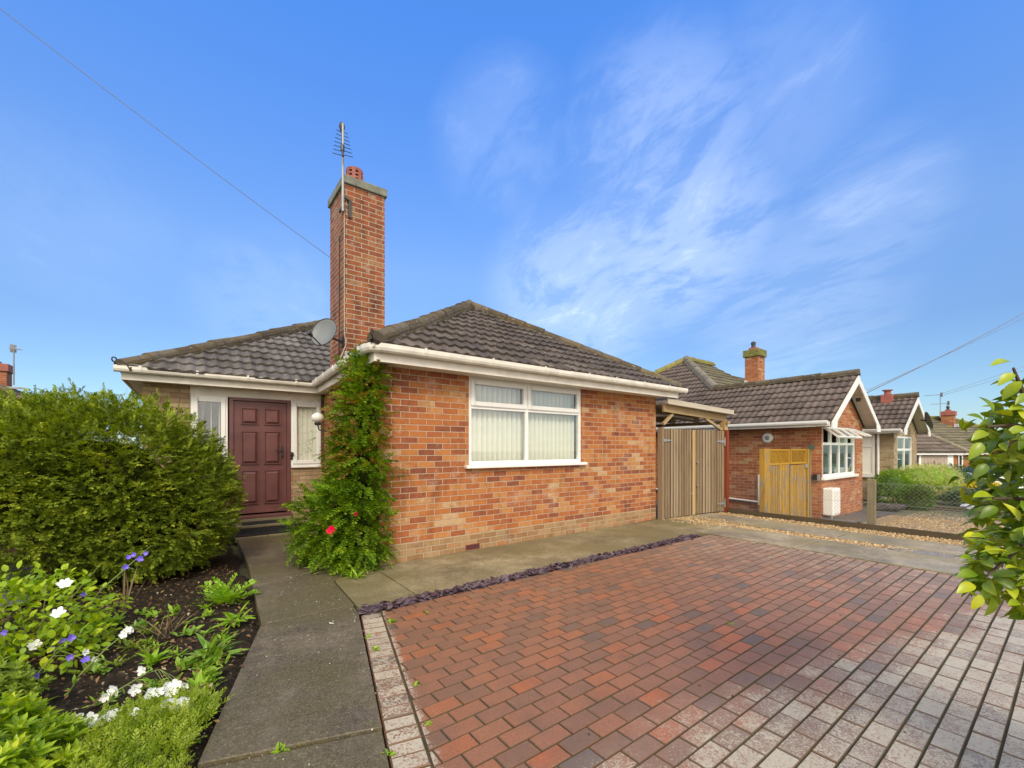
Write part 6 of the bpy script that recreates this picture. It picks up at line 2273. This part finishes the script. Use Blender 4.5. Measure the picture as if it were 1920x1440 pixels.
# high cloud laid out on a flat sheet overhead
den = g.math('ADD', z, .12)
px_ = g.math('DIVIDE', xyz.outputs[0], den)
py_ = g.math('DIVIDE', xyz.outputs[1], den)
sheet = g.n('CombineXYZ', {0: px_, 1: py_}).outputs[0]
rot = g.mapv(sheet, (1, 1, 1), (0, 0, 0), (0, 0, R(CL_ROT)))
wsp = g.noise(g.mapv(rot, (.8, 1.35, 1), (3.1, 1.7, 0)), 1.7, 9, .62, 1.1)
fine = g.noise(g.mapv(rot, (1.6, 3.4, 1), (1.1, 5.2, 0)), 3.4, 7, .68, .8)
dens = g.math('ADD', g.math('MULTIPLY', wsp, .72), g.math('MULTIPLY', fine, .28))


def patch(px, py, wid, amt):
    d = V3(((FX + FY * (px - 960) / FOC), (FY - FX * (px - 960) / FOC), (840 - py) / FOC)).normalized()
    dp = g.n('VectorMath', {0: dirv, 1: tuple(d)}, operation='DOT_PRODUCT').outputs[1]
    return g.math('MULTIPLY', g.ramp(g.math('SUBTRACT', 1., dp), [(0., 1.), (wid, 0.)], 'EASE'), amt)


msk = None
for a in PATCHES:
    q = patch(*a)
    msk = q if msk is None else g.math('MAXIMUM', msk, q)
thin = g.math('MULTIPLY', g.ramp(dens, [(.40, 0.), (.54, .3), (.74, 1.)], 'EASE'), msk)
cl1 = g.math('ADD', g.math('MULTIPLY', thin, .62), g.math('MULTIPLY', msk, .07), clamp=True)
# bright broken cloud added out of view behind the viewer as soft fill light
back = g.n('VectorMath', {0: dirv, 1: (-FX * .92, -FY * .92, .39)}, operation='DOT_PRODUCT').outputs[1]
bk = g.ramp(g.math('ADD', back, g.math('MULTIPLY', g.math('SUBTRACT', g.noise(sheet, 1.3, 5, .6), .5), .5)), [(.12, 0.), (.5, 1.)])
c2 = g.mix(cl1, base, CLOUD)
c3 = g.mix(bk, c2, FILLCLOUD)
bgd = g.n('Background', {'Color': c3, 'Strength': .1})
g.t.links.new(bgd.outputs[0], g.o.inputs['Surface'])

sl_ = bpy.data.lights.new('sun', 'SUN')
sl_.energy = SUN_E
sl_.angle = R(SUN_ANG)
sl_.color = (1., .90, .76)
so_ = bpy.data.objects.new('sun', sl_)
COL.objects.link(so_)
sd_ = V3((math.sin(SUN_AZ) * math.cos(SUN_EL), math.cos(SUN_AZ) * math.cos(SUN_EL), math.sin(SUN_EL)))
so_.rotation_euler = sd_.to_track_quat('Z', 'Y').to_euler()
so_.location = sd_ * 60

cm = bpy.data.cameras.new('camera')
cm.sensor_width = 36
cm.lens = 805 / 1920 * 36
cm.shift_y = 120 / 1920
cm.clip_start = .05
cm.clip_end = 2000
co_ = bpy.data.objects.new('camera', cm)
co_.location = (0, 0, HC)
co_.rotation_euler = (R(90), 0, -math.atan2(FX, FY))
COL.objects.link(co_)
SC.camera = co_
SC.view_settings.view_transform = 'Standard'
SC.view_settings.look = 'None'
SC.view_settings.exposure = EXPO
SC.view_settings.gamma = 1
SC.cycles.max_bounces = 8
SC.cycles.transparent_max_bounces = 12
